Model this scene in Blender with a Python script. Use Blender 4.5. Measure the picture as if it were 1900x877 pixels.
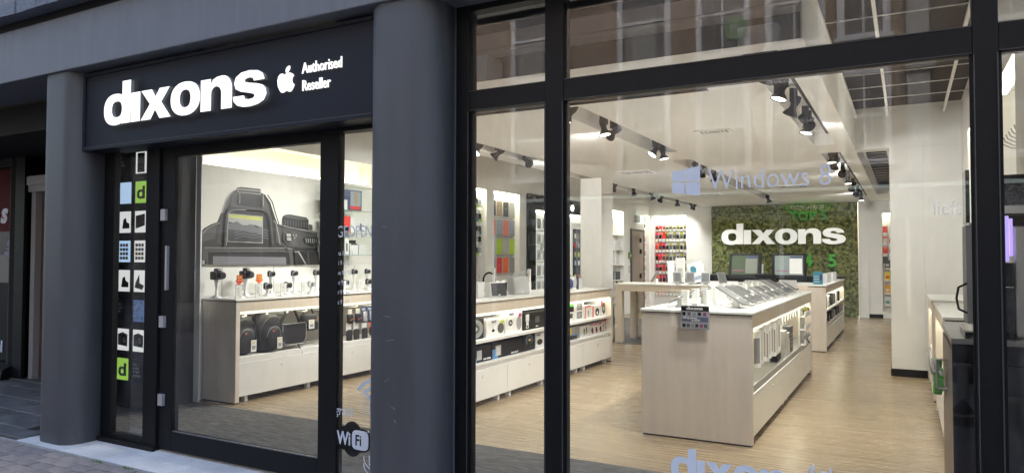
import bpy, bmesh, math, random
from math import radians as R, sin, cos, pi
from mathutils import Matrix, Vector
random.seed(7)
for o in list(bpy.data.objects): bpy.data.objects.remove(o)
S = bpy.context.scene; COL = S.collection

# ------------------------------------------------------------------ camera
yaw, pitch, roll = R(28.846), R(1.6605), R(0.119)
fw = Vector((-sin(yaw)*cos(pitch), cos(yaw)*cos(pitch), sin(pitch)))
rt = Vector((cos(yaw), sin(yaw), 0)); up = rt.cross(fw)
rt, up = rt*cos(roll)+up*sin(roll), -rt*sin(roll)+up*cos(roll)
cd = bpy.data.cameras.new('camera'); cam = bpy.data.objects.new('camera', cd); COL.objects.link(cam)
cam.matrix_world = Matrix((( rt.x, up.x, -fw.x, 0), (rt.y, up.y, -fw.y, 0), (rt.z, up.z, -fw.z, 1.45), (0,0,0,1)))
cd.sensor_width = 36; cd.lens = 36*1327.178/1900; cd.clip_start = 0.05; cd.clip_end = 500
S.camera = cam
# ------------------------------------------------------------------ world, sun, exposure
SUN_EL, SUN_ROT = R(48), R(10)          # sun stands behind the shop, so its front is in open shade
W = bpy.data.worlds.new('World'); S.world = W; W.use_nodes = True
nt = W.node_tree; sky = nt.nodes.new('ShaderNodeTexSky'); sky.sky_type = 'NISHITA'; sky.sun_disc = False
sky.sun_elevation = SUN_EL; sky.sun_rotation = SUN_ROT; sky.dust_density = 4; sky.air_density = 1.2
nt.links.new(sky.outputs[0], nt.nodes['Background'].inputs[0]); nt.nodes['Background'].inputs[1].default_value = 0.15
sl = bpy.data.lights.new('sun', 'SUN'); sl.energy = 0.5; sl.angle = R(20); sl.color = (1, .96, .9)
so = bpy.data.objects.new('sun', sl); COL.objects.link(so)
sd = Vector((sin(SUN_ROT)*cos(SUN_EL), cos(SUN_ROT)*cos(SUN_EL), sin(SUN_EL)))
so.rotation_euler = sd.to_track_quat('Z', 'Y').to_euler(); so.location = (0, 10, 30)
S.view_settings.view_transform = 'Standard'; S.view_settings.look = 'None'; S.view_settings.gamma = 1
S.view_settings.exposure = EXPO = 2.4
S.render.engine = 'CYCLES'
S.cycles.max_bounces = 8; S.cycles.diffuse_bounces = 5; S.cycles.transparent_max_bounces = 16; S.cycles.sample_clamp_indirect = 6
LAMP = 23.5            # watts of one track spotlight
TUBE = 2.1             # emission strength of the fluorescent strips

# ------------------------------------------------------------------ materials
MATS = {}
def mat(name, rgb, rough=.5, metal=0, noise=0, nscale=30, bump=0, bscale=200, stretch=(1,1,1), emit=0, alpha=1, spec=.5, coat=0):
    if name in MATS: return MATS[name]
    m = bpy.data.materials.new(name); m.use_nodes = True; n = m.node_tree.nodes; l = m.node_tree.links
    b = n['Principled BSDF']; b.inputs['Base Color'].default_value = (*rgb, 1); b.inputs['Roughness'].default_value = rough
    b.inputs['Metallic'].default_value = metal; b.inputs['Specular IOR Level'].default_value = spec
    b.inputs['Coat Weight'].default_value = coat
    tc = n.new('ShaderNodeTexCoord'); mp = n.new('ShaderNodeMapping'); mp.inputs['Scale'].default_value = stretch
    l.new(tc.outputs['Object'], mp.inputs[0])
    if noise:
        t = n.new('ShaderNodeTexNoise'); t.inputs['Scale'].default_value = nscale; t.inputs['Detail'].default_value = 6
        l.new(mp.outputs[0], t.inputs['Vector'])
        cr = n.new('ShaderNodeMapRange'); cr.inputs['To Min'].default_value = 1-noise; cr.inputs['To Max'].default_value = 1+noise
        cr.inputs['From Min'].default_value = .3; cr.inputs['From Max'].default_value = .7
        l.new(t.outputs[0], cr.inputs[0])
        mx = n.new('ShaderNodeVectorMath'); mx.operation = 'SCALE'; mx.inputs[0].default_value = rgb
        l.new(cr.outputs[0], mx.inputs['Scale']); l.new(mx.outputs[0], b.inputs['Base Color'])
        rr = n.new('ShaderNodeMapRange'); rr.inputs['To Min'].default_value = max(rough-.08,.02); rr.inputs['To Max'].default_value = min(rough+.08,1)
        l.new(t.outputs[0], rr.inputs[0]); l.new(rr.outputs[0], b.inputs['Roughness'])
    if bump:
        t2 = n.new('ShaderNodeTexNoise'); t2.inputs['Scale'].default_value = bscale; t2.inputs['Detail'].default_value = 4
        l.new(mp.outputs[0], t2.inputs['Vector'])
        bp = n.new('ShaderNodeBump'); bp.inputs['Strength'].default_value = bump; bp.inputs['Distance'].default_value = .004
        l.new(t2.outputs[0], bp.inputs['Height']); l.new(bp.outputs[0], b.inputs['Normal'])
    if emit:
        b.inputs['Emission Color'].default_value = (*rgb, 1); b.inputs['Emission Strength'].default_value = emit
    if alpha < 1: b.inputs['Alpha'].default_value = alpha
    MATS[name] = m; return m
def glass_mat(name, tint=(.97,.985,.98), k=2.0, rough=0, dust=0):
    m = bpy.data.materials.new(name); m.use_nodes = True; n = m.node_tree.nodes; l = m.node_tree.links; n.clear()
    out = n.new('ShaderNodeOutputMaterial'); mix = n.new('ShaderNodeMixShader'); tr = n.new('ShaderNodeBsdfTransparent')
    gl = n.new('ShaderNodeBsdfGlossy'); gl.inputs['Roughness'].default_value = rough; tr.inputs[0].default_value = (*tint, 1)
    fr = n.new('ShaderNodeFresnel'); fr.inputs[0].default_value = 1.5; ge = n.new('ShaderNodeNewGeometry')
    inv = n.new('ShaderNodeMath'); inv.operation = 'SUBTRACT'; inv.inputs[0].default_value = 1; l.new(ge.outputs['Backfacing'], inv.inputs[1])
    mu = n.new('ShaderNodeMath'); mu.operation = 'MULTIPLY'; mu.inputs[1].default_value = k; l.new(fr.outputs[0], mu.inputs[0])
    m2 = n.new('ShaderNodeMath'); m2.operation = 'MULTIPLY'; m2.use_clamp = True; l.new(mu.outputs[0], m2.inputs[0]); l.new(inv.outputs[0], m2.inputs[1])
    l.new(m2.outputs[0], mix.inputs[0]); l.new(tr.outputs[0], mix.inputs[1]); l.new(gl.outputs[0], mix.inputs[2]); 
    last = mix
    if dust:      # thin film of street dust and wiping smears
        tc = n.new('ShaderNodeTexCoord'); mp = n.new('ShaderNodeMapping'); mp.inputs['Scale'].default_value = (3,1,.8); mp.inputs['Rotation'].default_value = (0,.5,0); l.new(tc.outputs['Object'], mp.inputs[0])
        ns = n.new('ShaderNodeTexNoise'); ns.inputs['Scale'].default_value = 2.2; ns.inputs['Detail'].default_value = 10; ns.inputs['Roughness'].default_value = .75; l.new(mp.outputs[0], ns.inputs['Vector'])
        mr = n.new('ShaderNodeMapRange'); mr.inputs['From Min'].default_value = .45; mr.inputs['From Max'].default_value = .8; mr.inputs['To Max'].default_value = dust; l.new(ns.outputs[0], mr.inputs[0])
        df = n.new('ShaderNodeBsdfDiffuse'); df.inputs[0].default_value = (.7,.7,.7,1); last = n.new('ShaderNodeMixShader')
        l.new(mr.outputs[0], last.inputs[0]); l.new(mix.outputs[0], last.inputs[1]); l.new(df.outputs[0], last.inputs[2])
    l.new(last.outputs[0], out.inputs[0])
    MATS[name] = m; return m
G = glass_mat('window_glass', k=1.6, dust=.045); GC = glass_mat('cabinet_glass', (.975,.988,.98), .7)
paint = mat('grey_paint_shaded', (.062,.066,.075), .46, noise=.13, nscale=3, bump=.5, bscale=260, stretch=(3,3,.5), spec=.4)  # columns: same paint as the beam, darkened to carry their shade
paintb = mat('grey_paint_lit', (.118,.127,.149), .5, noise=.13, nscale=3, bump=.2, bscale=420, stretch=(4,4,.5))  # lighter copy of the column paint, with the light on the beam
board = mat('sign_board_paint', (.013,.016,.024), .55, noise=.06, nscale=60, spec=.2)
black = mat('black_frame', (.0045,.005,.0062), .5, noise=.25, nscale=25, spec=.22)
blackm = mat('black_matt', (.008,.008,.008), .6, spec=.25)
blackg = mat('black_gloss', (.008,.008,.009), .12)
wall = mat('white_wall_paint', (.82,.81,.785), .6, noise=.02, nscale=4)
ceil = mat('ceiling_paint', (.87,.86,.84), .7, noise=.015, nscale=3)
lam = mat('white_laminate', (.76,.745,.70), .32)
whit = mat('white_plastic', (.80,.79,.76), .35)
whit2 = mat('off_white_card', (.66,.655,.64), .5, noise=.04, nscale=30)
birch = mat('birch_veneer', (.64,.55,.44), .42, noise=.06, nscale=5, stretch=(6,6,.5))
birchd = mat('birch_veneer_daylit', (.70,.62,.53), .42, noise=.05, nscale=4, stretch=(4,4,.35))  # same birch, paler and greyer to carry the daylight on end panels
dgrey = mat('dark_grey', (.07,.07,.07), .55); mgrey = mat('mid_grey', (.25,.25,.25), .5); lgrey = mat('light_grey', (.48,.48,.47), .45)
slatgrey = mat('shelf_back_grey', (.22,.205,.18), .6, noise=.05, nscale=8)
steel = mat('brushed_steel', (.55,.54,.52), .3, 1, noise=.05, nscale=3)
lit = mat('lit_tube', (1,.93,.74), .5, emit=TUBE); litn = mat('lit_niche_tube', (1,.94,.68), .5, emit=TUBE*2.8)
lits = mat('lit_sign_letter', (1,.985,.93), .4, emit=.18); lamp_face = mat('lit_lamp_face', (1,.95,.85), .4, emit=1.6)
litp = mat('lit_purple', (.55,.42,1), .4, emit=.16)
decal = mat('frosted_vinyl', (.55,.61,.71), .6)
fabric = mat('black_fabric', (.012,.012,.013), .75, noise=.3, nscale=60, bump=.5, bscale=600)
red = mat('red_print', (.65,.03,.02), .4); orange = mat('orange_print', (.85,.13,.01), .4); green = mat('green_print', (.05,.42,.03), .4)
lime = mat('lime_print', (.42,.62,.02), .4); coral = mat('coral_print', (.80,.20,.16), .4); bluegrey = mat('blue_grey_print', (.30,.36,.44), .4)
tan = mat('tan_print', (.38,.29,.18), .45); navy = mat('navy_print', (.03,.04,.14), .4); blue = mat('blue_print', (.08,.25,.50), .4)
purple = mat('purple_print', (.25,.04,.13), .4); teal = mat('teal_print', (.02,.28,.18), .4); yellow = mat('yellow_print', (.75,.55,.05), .4)
pink = mat('pink_print', (.80,.05,.14), .4); olive = mat('olive_print', (.33,.32,.06), .4); tealblue = mat('teal_blue_print', (.04,.20,.27), .4)
screen = mat('screen_grey', (.085,.085,.08), .5, spec=.2); screenl = mat('lit_screen', (.20,.24,.23), .15, emit=.03)

def nodes_mat(name, build):
    m = bpy.data.materials.new(name); m.use_nodes = True; build(m.node_tree.nodes, m.node_tree.links, m.node_tree.nodes['Principled BSDF']); MATS[name] = m; return m
def _floor(n, l, b):
    tc = n.new('ShaderNodeTexCoord'); br = n.new('ShaderNodeTexBrick')
    br.inputs['Scale'].default_value = 1; br.inputs['Brick Width'].default_value = 1.2; br.inputs['Row Height'].default_value = .032
    br.inputs['Mortar Size'].default_value = .0010; br.inputs['Mortar Smooth'].default_value = .3; br.inputs['Bias'].default_value = 0
    br.inputs['Color1'].default_value = (.34,.255,.155,1); br.inputs['Color2'].default_value = (.275,.202,.118,1); br.inputs['Mortar'].default_value = (.16,.115,.07,1)
    l.new(tc.outputs['Object'], br.inputs['Vector'])
    mp = n.new('ShaderNodeMapping'); mp.inputs['Scale'].default_value = (.8, 26, 1); l.new(tc.outputs['Object'], mp.inputs[0])
    ns = n.new('ShaderNodeTexNoise'); ns.inputs['Scale'].default_value = 2; ns.inputs['Detail'].default_value = 5; l.new(mp.outputs[0], ns.inputs['Vector'])
    mr = n.new('ShaderNodeMapRange'); mr.inputs['To Min'].default_value = .90; mr.inputs['To Max'].default_value = 1.10; l.new(ns.outputs[0], mr.inputs[0])
    sc = n.new('ShaderNodeVectorMath'); sc.operation = 'SCALE'; l.new(br.outputs[0], sc.inputs[0]); l.new(mr.outputs[0], sc.inputs['Scale'])
    l.new(sc.outputs[0], b.inputs['Base Color'])
    m3 = n.new('ShaderNodeMapRange'); m3.inputs['To Min'].default_value = .17; m3.inputs['To Max'].default_value = .36; l.new(ns.outputs[0], m3.inputs[0]); l.new(m3.outputs[0], b.inputs['Roughness'])
floorm = nodes_mat('bamboo_strip_floor', _floor)
def _carpet(n, l, b):
    tc = n.new('ShaderNodeTexCoord'); mp = n.new('ShaderNodeMapping'); mp.inputs['Scale'].default_value = (5, 32, 20); l.new(tc.outputs['Object'], mp.inputs[0])
    ns = n.new('ShaderNodeTexNoise'); ns.inputs['Scale'].default_value = 1.5; ns.inputs['Detail'].default_value = 8; ns.inputs['Roughness'].default_value = .75; l.new(mp.outputs[0], ns.inputs['Vector'])
    cr = n.new('ShaderNodeValToRGB'); cr.color_ramp.elements[0].position = .33; cr.color_ramp.elements[1].position = .68
    cr.color_ramp.elements[0].color = (.022,.021,.02,1); cr.color_ramp.elements[1].color = (.20,.19,.175,1)
    l.new(ns.outputs[0], cr.inputs[0]); l.new(cr.outputs[0], b.inputs['Base Color']); b.inputs['Roughness'].default_value = .95
    bp = n.new('ShaderNodeBump'); bp.inputs['Strength'].default_value = .6; l.new(ns.outputs[0], bp.inputs['Height']); l.new(bp.outputs[0], b.inputs['Normal'])
carpetm = nodes_mat('entrance_carpet', _carpet)
def _studs(n, l, b):
    tc = n.new('ShaderNodeTexCoord'); vo = n.new('ShaderNodeTexVoronoi'); vo.inputs['Scale'].default_value = 34; vo.inputs['Randomness'].default_value = .12
    l.new(tc.outputs['Object'], vo.inputs['Vector'])
    ns = n.new('ShaderNodeTexNoise'); ns.inputs['Scale'].default_value = 3; ns.inputs['Detail'].default_value = 9; ns.inputs['Roughness'].default_value=.65; l.new(tc.outputs['Object'], ns.inputs['Vector'])
    cr = n.new('ShaderNodeValToRGB'); cr.color_ramp.elements[0].position = .3; cr.color_ramp.elements[1].position = .7
    cr.color_ramp.elements[0].color = (.54,.55,.57,1); cr.color_ramp.elements[1].color = (.78,.79,.805,1)
    l.new(ns.outputs[0], cr.inputs[0]); 
    mr = n.new('ShaderNodeMapRange'); mr.inputs['From Min'].default_value = .1; mr.inputs['From Max'].default_value = .4; mr.inputs['To Min'].default_value = 1.08; mr.inputs['To Max'].default_value = .8
    l.new(vo.outputs['Distance'], mr.inputs[0]); sc = n.new('ShaderNodeVectorMath'); sc.operation = 'SCALE'; l.new(cr.outputs[0], sc.inputs[0]); l.new(mr.outputs[0], sc.inputs['Scale'])
    l.new(sc.outputs[0], b.inputs['Base Color']); b.inputs['Roughness'].default_value = .6
    bp = n.new('ShaderNodeBump'); bp.inputs['Strength'].default_value = .7; bp.inputs['Distance'].default_value = .01; bp.invert = True
    l.new(vo.outputs['Distance'], bp.inputs['Height']); l.new(bp.outputs[0], b.inputs['Normal'])
studm = nodes_mat('studded_granite', _studs)
slabm = [mat('pavement_stone_%s' % w, c, .55, noise=.45, nscale=5, bump=.5, bscale=30, stretch=(1,1.6,1)) for w, c in (('dark',(.085,.088,.092)),('mid',(.10,.103,.108)),('pale',(.112,.115,.12)))]
paverm = [mat('clay_paver_%s' % w, c, .75, noise=.22, nscale=25, bump=.6, bscale=120) for w, c in (('a',(.205,.18,.175)),('b',(.23,.20,.19)),('c',(.185,.17,.172)),('d',(.25,.215,.20)))]
asphalt = mat('joint_sand', (.085,.078,.074), .9, noise=.3, nscale=60)
def _moss(n, l, b):
    tc = n.new('ShaderNodeTexCoord'); ns = n.new('ShaderNodeTexNoise'); ns.inputs['Scale'].default_value = 14; ns.inputs['Detail'].default_value = 8; l.new(tc.outputs['Object'], ns.inputs['Vector'])
    cr = n.new('ShaderNodeValToRGB'); e = cr.color_ramp.elements; e[0].position = .35; e[1].position = .68; e[0].color = (.035,.05,.012,1); e[1].color = (.32,.33,.12,1)
    l.new(ns.outputs[0], cr.inputs[0]); l.new(cr.outputs[0], b.inputs['Base Color']); b.inputs['Roughness'].default_value = .9
mossm = nodes_mat('moss', _moss)
def _brickw(c1, c2, mo):
    def f(n, l, b):
        tc = n.new('ShaderNodeTexCoord'); mp = n.new('ShaderNodeMapping'); mp.inputs['Rotation'].default_value = (R(90),0,0); l.new(tc.outputs['Object'], mp.inputs[0])
        br = n.new('ShaderNodeTexBrick'); br.inputs['Scale'].default_value = 1; br.inputs['Brick Width'].default_value = .22; br.inputs['Row Height'].default_value = .065; br.inputs['Mortar Size'].default_value = .008
        br.inputs['Color1'].default_value = c1; br.inputs['Color2'].default_value = c2; br.inputs['Mortar'].default_value = mo
        l.new(mp.outputs[0], br.inputs['Vector']); l.new(br.outputs[0], b.inputs['Base Color']); b.inputs['Roughness'].default_value = .85
    return f
brickm = nodes_mat('brown_brick', _brickw((.33,.25,.19,1),(.40,.31,.235,1),(.44,.39,.33,1)))

# ------------------------------------------------------------------ mesh helper
class MB:
    def __init__(s): s.v=[]; s.f=[]; s.k=[]; s.m=[]; s.c=0; s.sm=set()
    def mat(s, m):
        if m not in s.m: s.m.append(m)
        s.c = s.m.index(m); return s
    def add(s, vs, fs, smooth=False):
        b=len(s.v); s.v += [tuple(p) for p in vs]
        for f in fs:
            if smooth: s.sm.add(len(s.f))
            s.f.append(tuple(i+b for i in f)); s.k.append(s.c)
        return s
    def box(s, x0,x1,y0,y1,z0,z1, M=None):
        vs=[(x,y,z) for z in (z0,z1) for y in (y0,y1) for x in (x0,x1)]
        if M: vs=[M@Vector(p) for p in vs]
        return s.add(vs, [(0,2,3,1),(4,5,7,6),(0,1,5,4),(2,6,7,3),(0,4,6,2),(1,3,7,5)])
    def bbox(s, x0,x1,y0,y1,z0,z1, r=.01, M=None, seg=2):     # box with rounded edges
        bm=bmesh.new(); bmesh.ops.create_cube(bm,size=1)
        for v in bm.verts: v.co=Vector(((x0+x1)/2+v.co.x*(x1-x0),(y0+y1)/2+v.co.y*(y1-y0),(z0+z1)/2+v.co.z*(z1-z0)))
        bmesh.ops.bevel(bm,geom=bm.edges[:],offset=r,segments=seg,affect='EDGES',profile=.5)
        vs=[(M@v.co if M else v.co.copy()) for v in bm.verts]; bm.verts.index_update()
        
        big=[f for f in bm.faces if max(abs(c) for c in f.normal)>.999]; sm=[f for f in bm.faces if max(abs(c) for c in f.normal)<=.999]
        b0=len(s.v); s.add(vs,[[v.index for v in f.verts] for f in big]); s.add([],[[v.index-(len(s.v)-b0) for v in f.verts] for f in sm],True); bm.free(); return s
    def quad(s, *p): return s.add(p, [tuple(range(len(p)))])
    def cyl(s, p0, p1, r0, r1=None, n=12, cap=True):
        r1 = r0 if r1 is None else r1; p0=Vector(p0); p1=Vector(p1); d=(p1-p0).normalized()
        a=d.orthogonal().normalized(); b=d.cross(a)
        vs=[p0+(a*cos(2*pi*i/n)+b*sin(2*pi*i/n))*r0 for i in range(n)]+[p1+(a*cos(2*pi*i/n)+b*sin(2*pi*i/n))*r1 for i in range(n)]
        s.add(vs,[(i,(i+1)%n,n+(i+1)%n,n+i) for i in range(n)],True)
        if cap: s.add(vs,[tuple(range(n))[::-1],tuple(range(n,2*n))])
        return s
    def lathe(s, prof, n=16, M=None):
        vs=[(r*cos(2*pi*i/n), r*sin(2*pi*i/n), z) for r,z in prof for i in range(n)]
        if M: vs=[M@Vector(p) for p in vs]
        fs=[(j*n+i,j*n+(i+1)%n,(j+1)*n+(i+1)%n,(j+1)*n+i) for j in range(len(prof)-1) for i in range(n)]
        return s.add(vs,fs,True)
    def tube(s, pts, r=.004, n=6):
        for a,b in zip(pts[:-1],pts[1:]): s.cyl(a,b,r,n=n)
        return s
    def prism(s, poly, f0, f1):     # poly of 2d points; f0/f1 map (u,v)->3d for the two faces
        n=len(poly); A=[f0(*p) for p in poly]; B=[f1(*p) for p in poly]
        return s.add(A+B,[tuple(range(n))[::-1],tuple(range(n,2*n))]+[(i,(i+1)%n,n+(i+1)%n,n+i) for i in range(n)])
    def ball(s, c, r, n=12, m=8, sc=(1,1,1), e=1.0, M=None):
        vs=[];fs=[]
        sg=lambda t: math.copysign(abs(t)**e,t)
        for j in range(m+1):
            t=pi*j/m-pi/2
            for i in range(n):
                a=2*pi*i/n; p=Vector((c[0]+r*sc[0]*sg(cos(t))*sg(cos(a)),c[1]+r*sc[1]*sg(cos(t))*sg(sin(a)),c[2]+r*sc[2]*sg(sin(t))))
                vs.append(M@p if M else p)
        for j in range(m):
            for i in range(n): fs.append((j*n+i,j*n+(i+1)%n,(j+1)*n+(i+1)%n,(j+1)*n+i))
        return s.add(vs,fs,True)
    def mesh(s, name):
        me=bpy.data.meshes.new(name); me.from_pydata(s.v,[],s.f); 
        for m in s.m: me.materials.append(m)
        me.polygons.foreach_set('material_index', s.k)
        me.polygons.foreach_set('use_smooth', [i in s.sm for i in range(len(s.f))]); me.update(); return me
    def build(s, name, parent=None, loc=(0,0,0), rot=(0,0,0), bevel=0):
        o=bpy.data.objects.new(name, s.mesh(name)); COL.objects.link(o); o.location=loc; o.rotation_euler=rot
        if parent: o.parent=parent
        if bevel:
            b=o.modifiers.new('b','BEVEL'); b.width=bevel; b.segments=2; b.limit_method='ANGLE'
        return o
def mb(m): return MB().mat(m)
def bx(name, m, x0,x1,y0,y1,z0,z1, parent=None, bevel=0): return mb(m).box(x0,x1,y0,y1,z0,z1).build(name,parent,bevel=bevel)
def tag(o, label, cat, group=None):
    o['label']=label; o['category']=cat
    if group: o['group']=group
    return o
def struct(o): o['kind']='structure'; return o
def stuff(o): o['kind']='stuff'; return o
def thing(name, label, cat, loc=(0,0,0), rotz=0, group=None):
    o=bpy.data.objects.new(name,None); COL.objects.link(o); o.location=loc; o.rotation_euler=(0,0,rotz); o.empty_display_size=.1
    return tag(o,label,cat,group)
def copy_tree(o, parent=None):
    c=o.copy(); COL.objects.link(c)
    if parent: c.parent=parent
    for ch in KIDS.get(o.name, o.children): copy_tree(ch,c)
    return c
KIDS={}
def dup(o, label, loc, rotz=None, group=None):
    c=copy_tree(o); c['label']=label; c.location=loc
    if rotz is not None: c.rotation_euler=(0,0,rotz)
    if group: c['group']=group
    return c
ORD=['first','second','third','fourth','fifth','sixth','seventh','eighth','ninth','tenth','eleventh','twelfth','thirteenth','fourteenth']
FACE={'-Y':(R(90),0,0),'+X':(R(90),0,R(90)),'+Y':(R(90),0,R(180)),'-X':(R(90),0,R(-90)),'+Z':(0,0,0)}
_tc={}
def text(name, s, m, size, loc, face='-Y', parent=None, ext=.001, off=0, sx=1, shear=0, align='LEFT', space=1, rot=None):
    key=(s,m.name,size,ext,off,sx,shear,align,space)
    if key not in _tc:
        c=bpy.data.curves.new('t','FONT'); c.body=s; c.size=size; c.extrude=ext; c.offset=off; c.shear=shear; c.align_x=align; c.space_character=space; c.resolution_u=3
        t=bpy.data.objects.new('t',c); COL.objects.link(t); bpy.context.view_layer.update()
        me=bpy.data.meshes.new_from_object(t.evaluated_get(bpy.context.evaluated_depsgraph_get()))
        bpy.data.objects.remove(t); bpy.data.curves.remove(c)
        for v in me.vertices: v.co.x*=sx
        me.materials.clear(); me.materials.append(m); me.name=name; _tc[key]=me
    o=bpy.data.objects.new(name,_tc[key]); COL.objects.link(o); o.location=loc; o.rotation_euler=rot or FACE[face]
    if parent: o.parent=parent
    return o
def shape(name, loops, m, loc, face='-Y', parent=None, ext=.001, scale=1, rot=None):
    """filled outline with holes (list of closed 2d loops), extruded both ways by ext"""
    c=bpy.data.curves.new('s','CURVE'); c.dimensions='2D'; c.fill_mode='BOTH'; c.extrude=ext
    for lp in loops:
        sp=c.splines.new('POLY'); sp.points.add(len(lp)-1); sp.use_cyclic_u=True
        for i,(u,v) in enumerate(lp): sp.points[i].co=(u*scale,v*scale,0,1)
    t=bpy.data.objects.new('s',c); COL.objects.link(t); bpy.context.view_layer.update()
    me=bpy.data.meshes.new_from_object(t.evaluated_get(bpy.context.evaluated_depsgraph_get())); me.name=name
    bpy.data.objects.remove(t); bpy.data.curves.remove(c); me.materials.clear(); me.materials.append(m)
    o=bpy.data.objects.new(name,me); COL.objects.link(o); o.location=loc; o.rotation_euler=rot or FACE[face]
    if parent: o.parent=parent
    return o
def ell(cx,cy,rx,ry,n=36,a0=0,a1=360,p=2.0):
    out=[]
    for i in range(n if a1-a0>=360 else n+1):
        a=R(a0+(a1-a0)*i/n); c,s_=cos(a),sin(a)
        out.append((cx+rx*math.copysign(abs(c)**(2/p),c), cy+ry*math.copysign(abs(s_)**(2/p),s_)))
    return out
def heavy_word():
    """outlines of the heavy extended lower-case word on the shop signs, x height 1"""
    G={}
    G['d']=([[(1.42,0),(1.42,1.42),(.98,1.42),(.98,.93)]+ell(.62,.5,.62,.53,24,52,308,2.3)+[(.98,.07),(.98,0)], ell(.70,.5,.27,.27,24,p=2.4)],1.42)
    G['i']=([[(0,0),(.46,0),(.46,.97),(0,.97)]],.46)
    G['x']=([[(0,0),(.50,0),(.72,.30),(.94,0),(1.48,0),(1.02,.52),(1.42,.97),(.93,.97),(.74,.72),(.55,.97),(.02,.97),(.46,.50)]],1.44)
    G['o']=([ell(.68,.5,.68,.53,36,p=2.25), ell(.68,.5,.25,.28,28,p=2.3)],1.36)
    G['n']=([[(0,0),(.46,0),(.46,.5)]+[(.68+.22*cos(R(a)),.50+.22*sin(R(a))) for a in range(180,-1,-20)]+[(.90,0),(1.36,0),(1.36,.58)]+[(.94+.42*cos(R(a)),.60+.42*sin(R(a))) for a in range(10,91,16)]+[(.70,1.0),(.55,.94),(.44,.82),(.44,.97),(0,.97)]],1.36)
    sp=[(1.24,.70),(1.12,.84),(.86,.92),(.62,.93),(.36,.88),(.28,.74),(.40,.63),(.70,.55),(1.0,.46),(1.12,.30),(.98,.15),(.70,.09),(.44,.12),(.26,.20),(.15,.32)]
    G['s']=([[(1.30,.70),(1.22,.88),(1.02,.99),(.68,1.03),(.34,1.0),(.12,.88),(.05,.70),(.12,.53),(.34,.43),(.66,.37),(.88,.31),(.90,.24),(.82,.19),(.66,.175),(.52,.20),(.46,.31),(0,.31),(.04,.16),(.20,.03),(.44,-.03),(.72,-.04),(1.04,0),(1.28,.10),(1.38,.27),(1.34,.44),(1.20,.55),(.98,.61),(.62,.67),(.50,.71),(.50,.77),(.60,.81),(.70,.82),(.82,.79),(.87,.70)]],1.36)
    return G
HW=heavy_word()
def dixons(parent, m, loc, width, height, face='-Y', ext=.01, side=None, gap=.03, name='letter'):
    """six separate letters d i x o n s"""
    tot=sum(HW[c][1] for c in 'dixons')+gap*5; k=width/tot; kz=height/1.42; x=0
    R3=Matrix.Rotation(0,3,'X'); import mathutils
    E=mathutils.Euler(FACE[face]).to_matrix(); obs=[]
    for c in 'dixons':
        loops=[[( (u+x)*k, v*kz) for u,v in lp] for lp in HW[c][0]]
        o=shape(name, loops, m, loc, face, parent, ext)
        if side:
            o.data.materials.append(side)
            for p in o.data.polygons:
                if abs(p.normal.z)<.5: p.material_index=1
        obs.append(o); x+=HW[c][1]+gap
    return obs

# ================================================================== STREET SIDE
# paving under the arcade: dark stone slabs, each its own piece
pave = struct(bx('pavement', asphalt, -16,-6.2, 3.14,5.2, -.12,-.022))
y=3.34
XE=-6.0
for r,(d) in enumerate((.34,.34,.34,.36)):
    x=-15.0+.35*(r%2)
    while x < (-6.5 if r==0 else -6.95):
        L=random.choice((.7,.8,.9)); L=min(L,(-6.46 if r==0 else -6.9)-x)
        o=mb(random.choice(slabm)).bbox(0,L-.008,0,d-.008,0,.03,r=.004,seg=1).build('paving_slab',pave,loc=(x,y,-.024+random.uniform(-.0015,.0015)))
        x+=L
    y+=d
for i in range(11):
    mb(slabm[i%2+1]).bbox(0,.79,0,.19,0,.03,r=.004,seg=1).build('paving_slab',pave,loc=(-15+.8*i,3.145,-.025))
strip = struct(bx('studded_threshold_strip', studm, -6.2,6, 3.10,3.50, -.12,-.004))
bx('edge_strip', mat('galvanised_edge',(.42,.44,.47),.5,.2,noise=.15,nscale=12), -6.4,6, 3.088,3.0995, -.12,.001, strip)
floorb = struct(bx('ground', asphalt, -60,60,-40,3.087,-.30,-.034))
street = struct(bx('street', asphalt, -14,8,-6.2,3.086,-.0335,-.03))
bm_ = MB().mat(paverm[0]).bbox(0,.198,0,.098,0,.02,r=.003,seg=1)
pm=[]
for m in paverm:
    me=mb(m).bbox(0,.192,0,.092,0,.02,r=.004,seg=1).mesh('paver'); pm.append(me)
cnt=0
for r in range(9):
    yy=2.985-.1*r
    x=-7.2-.1*(r%2)
    while x<-3.9 and cnt<290:
        o=bpy.data.objects.new('brick',random.choice(pm)); COL.objects.link(o); o.parent=street
        o.location=(x+random.uniform(-.002,.002),yy+random.uniform(-.002,.002),-.030+random.uniform(-.002,.002)); o.rotation_euler=(random.uniform(-.01,.01),random.uniform(-.01,.01),0)
        cnt+=1; x+=.2
rest=mb(paverm[1])
for r in range(70):
    yy=2.985-.1*r; x=-12-.1*(r%2)
    while x<6:
        if not(r<9 and -7.35<x<-3.85): rest.c=0; rest.mat(random.choice(paverm)); rest.box(x,x+.194,yy,yy+.094,-.03,-.012)
        x+=.2
stuff(rest.build('brick_paving',street))
# tufts of weed in the joint along the edge
for i,(x,y,l) in enumerate(((-5.06,3.075,'small green weed in the paving joint nearest the rounded column'),(-4.72,3.072,'small green weed in the paving joint further along the pale strip'))):
    w=mb(mat('weed_green',(.09,.16,.03),.6))
    for k in range(16):
        a=random.uniform(0,6.28); r=random.uniform(.005,.03); h=random.uniform(.008,.02); px=x+random.uniform(-.05,.05)
        w.quad((px,y,-.012),(px+r*cos(a)*.3-.003,y+r*sin(a)*.3,h-.012),(px+r*cos(a),y+r*sin(a)*.6,h*.6-.012))
    tag(w.build('weed'),l,'weed')

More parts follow.
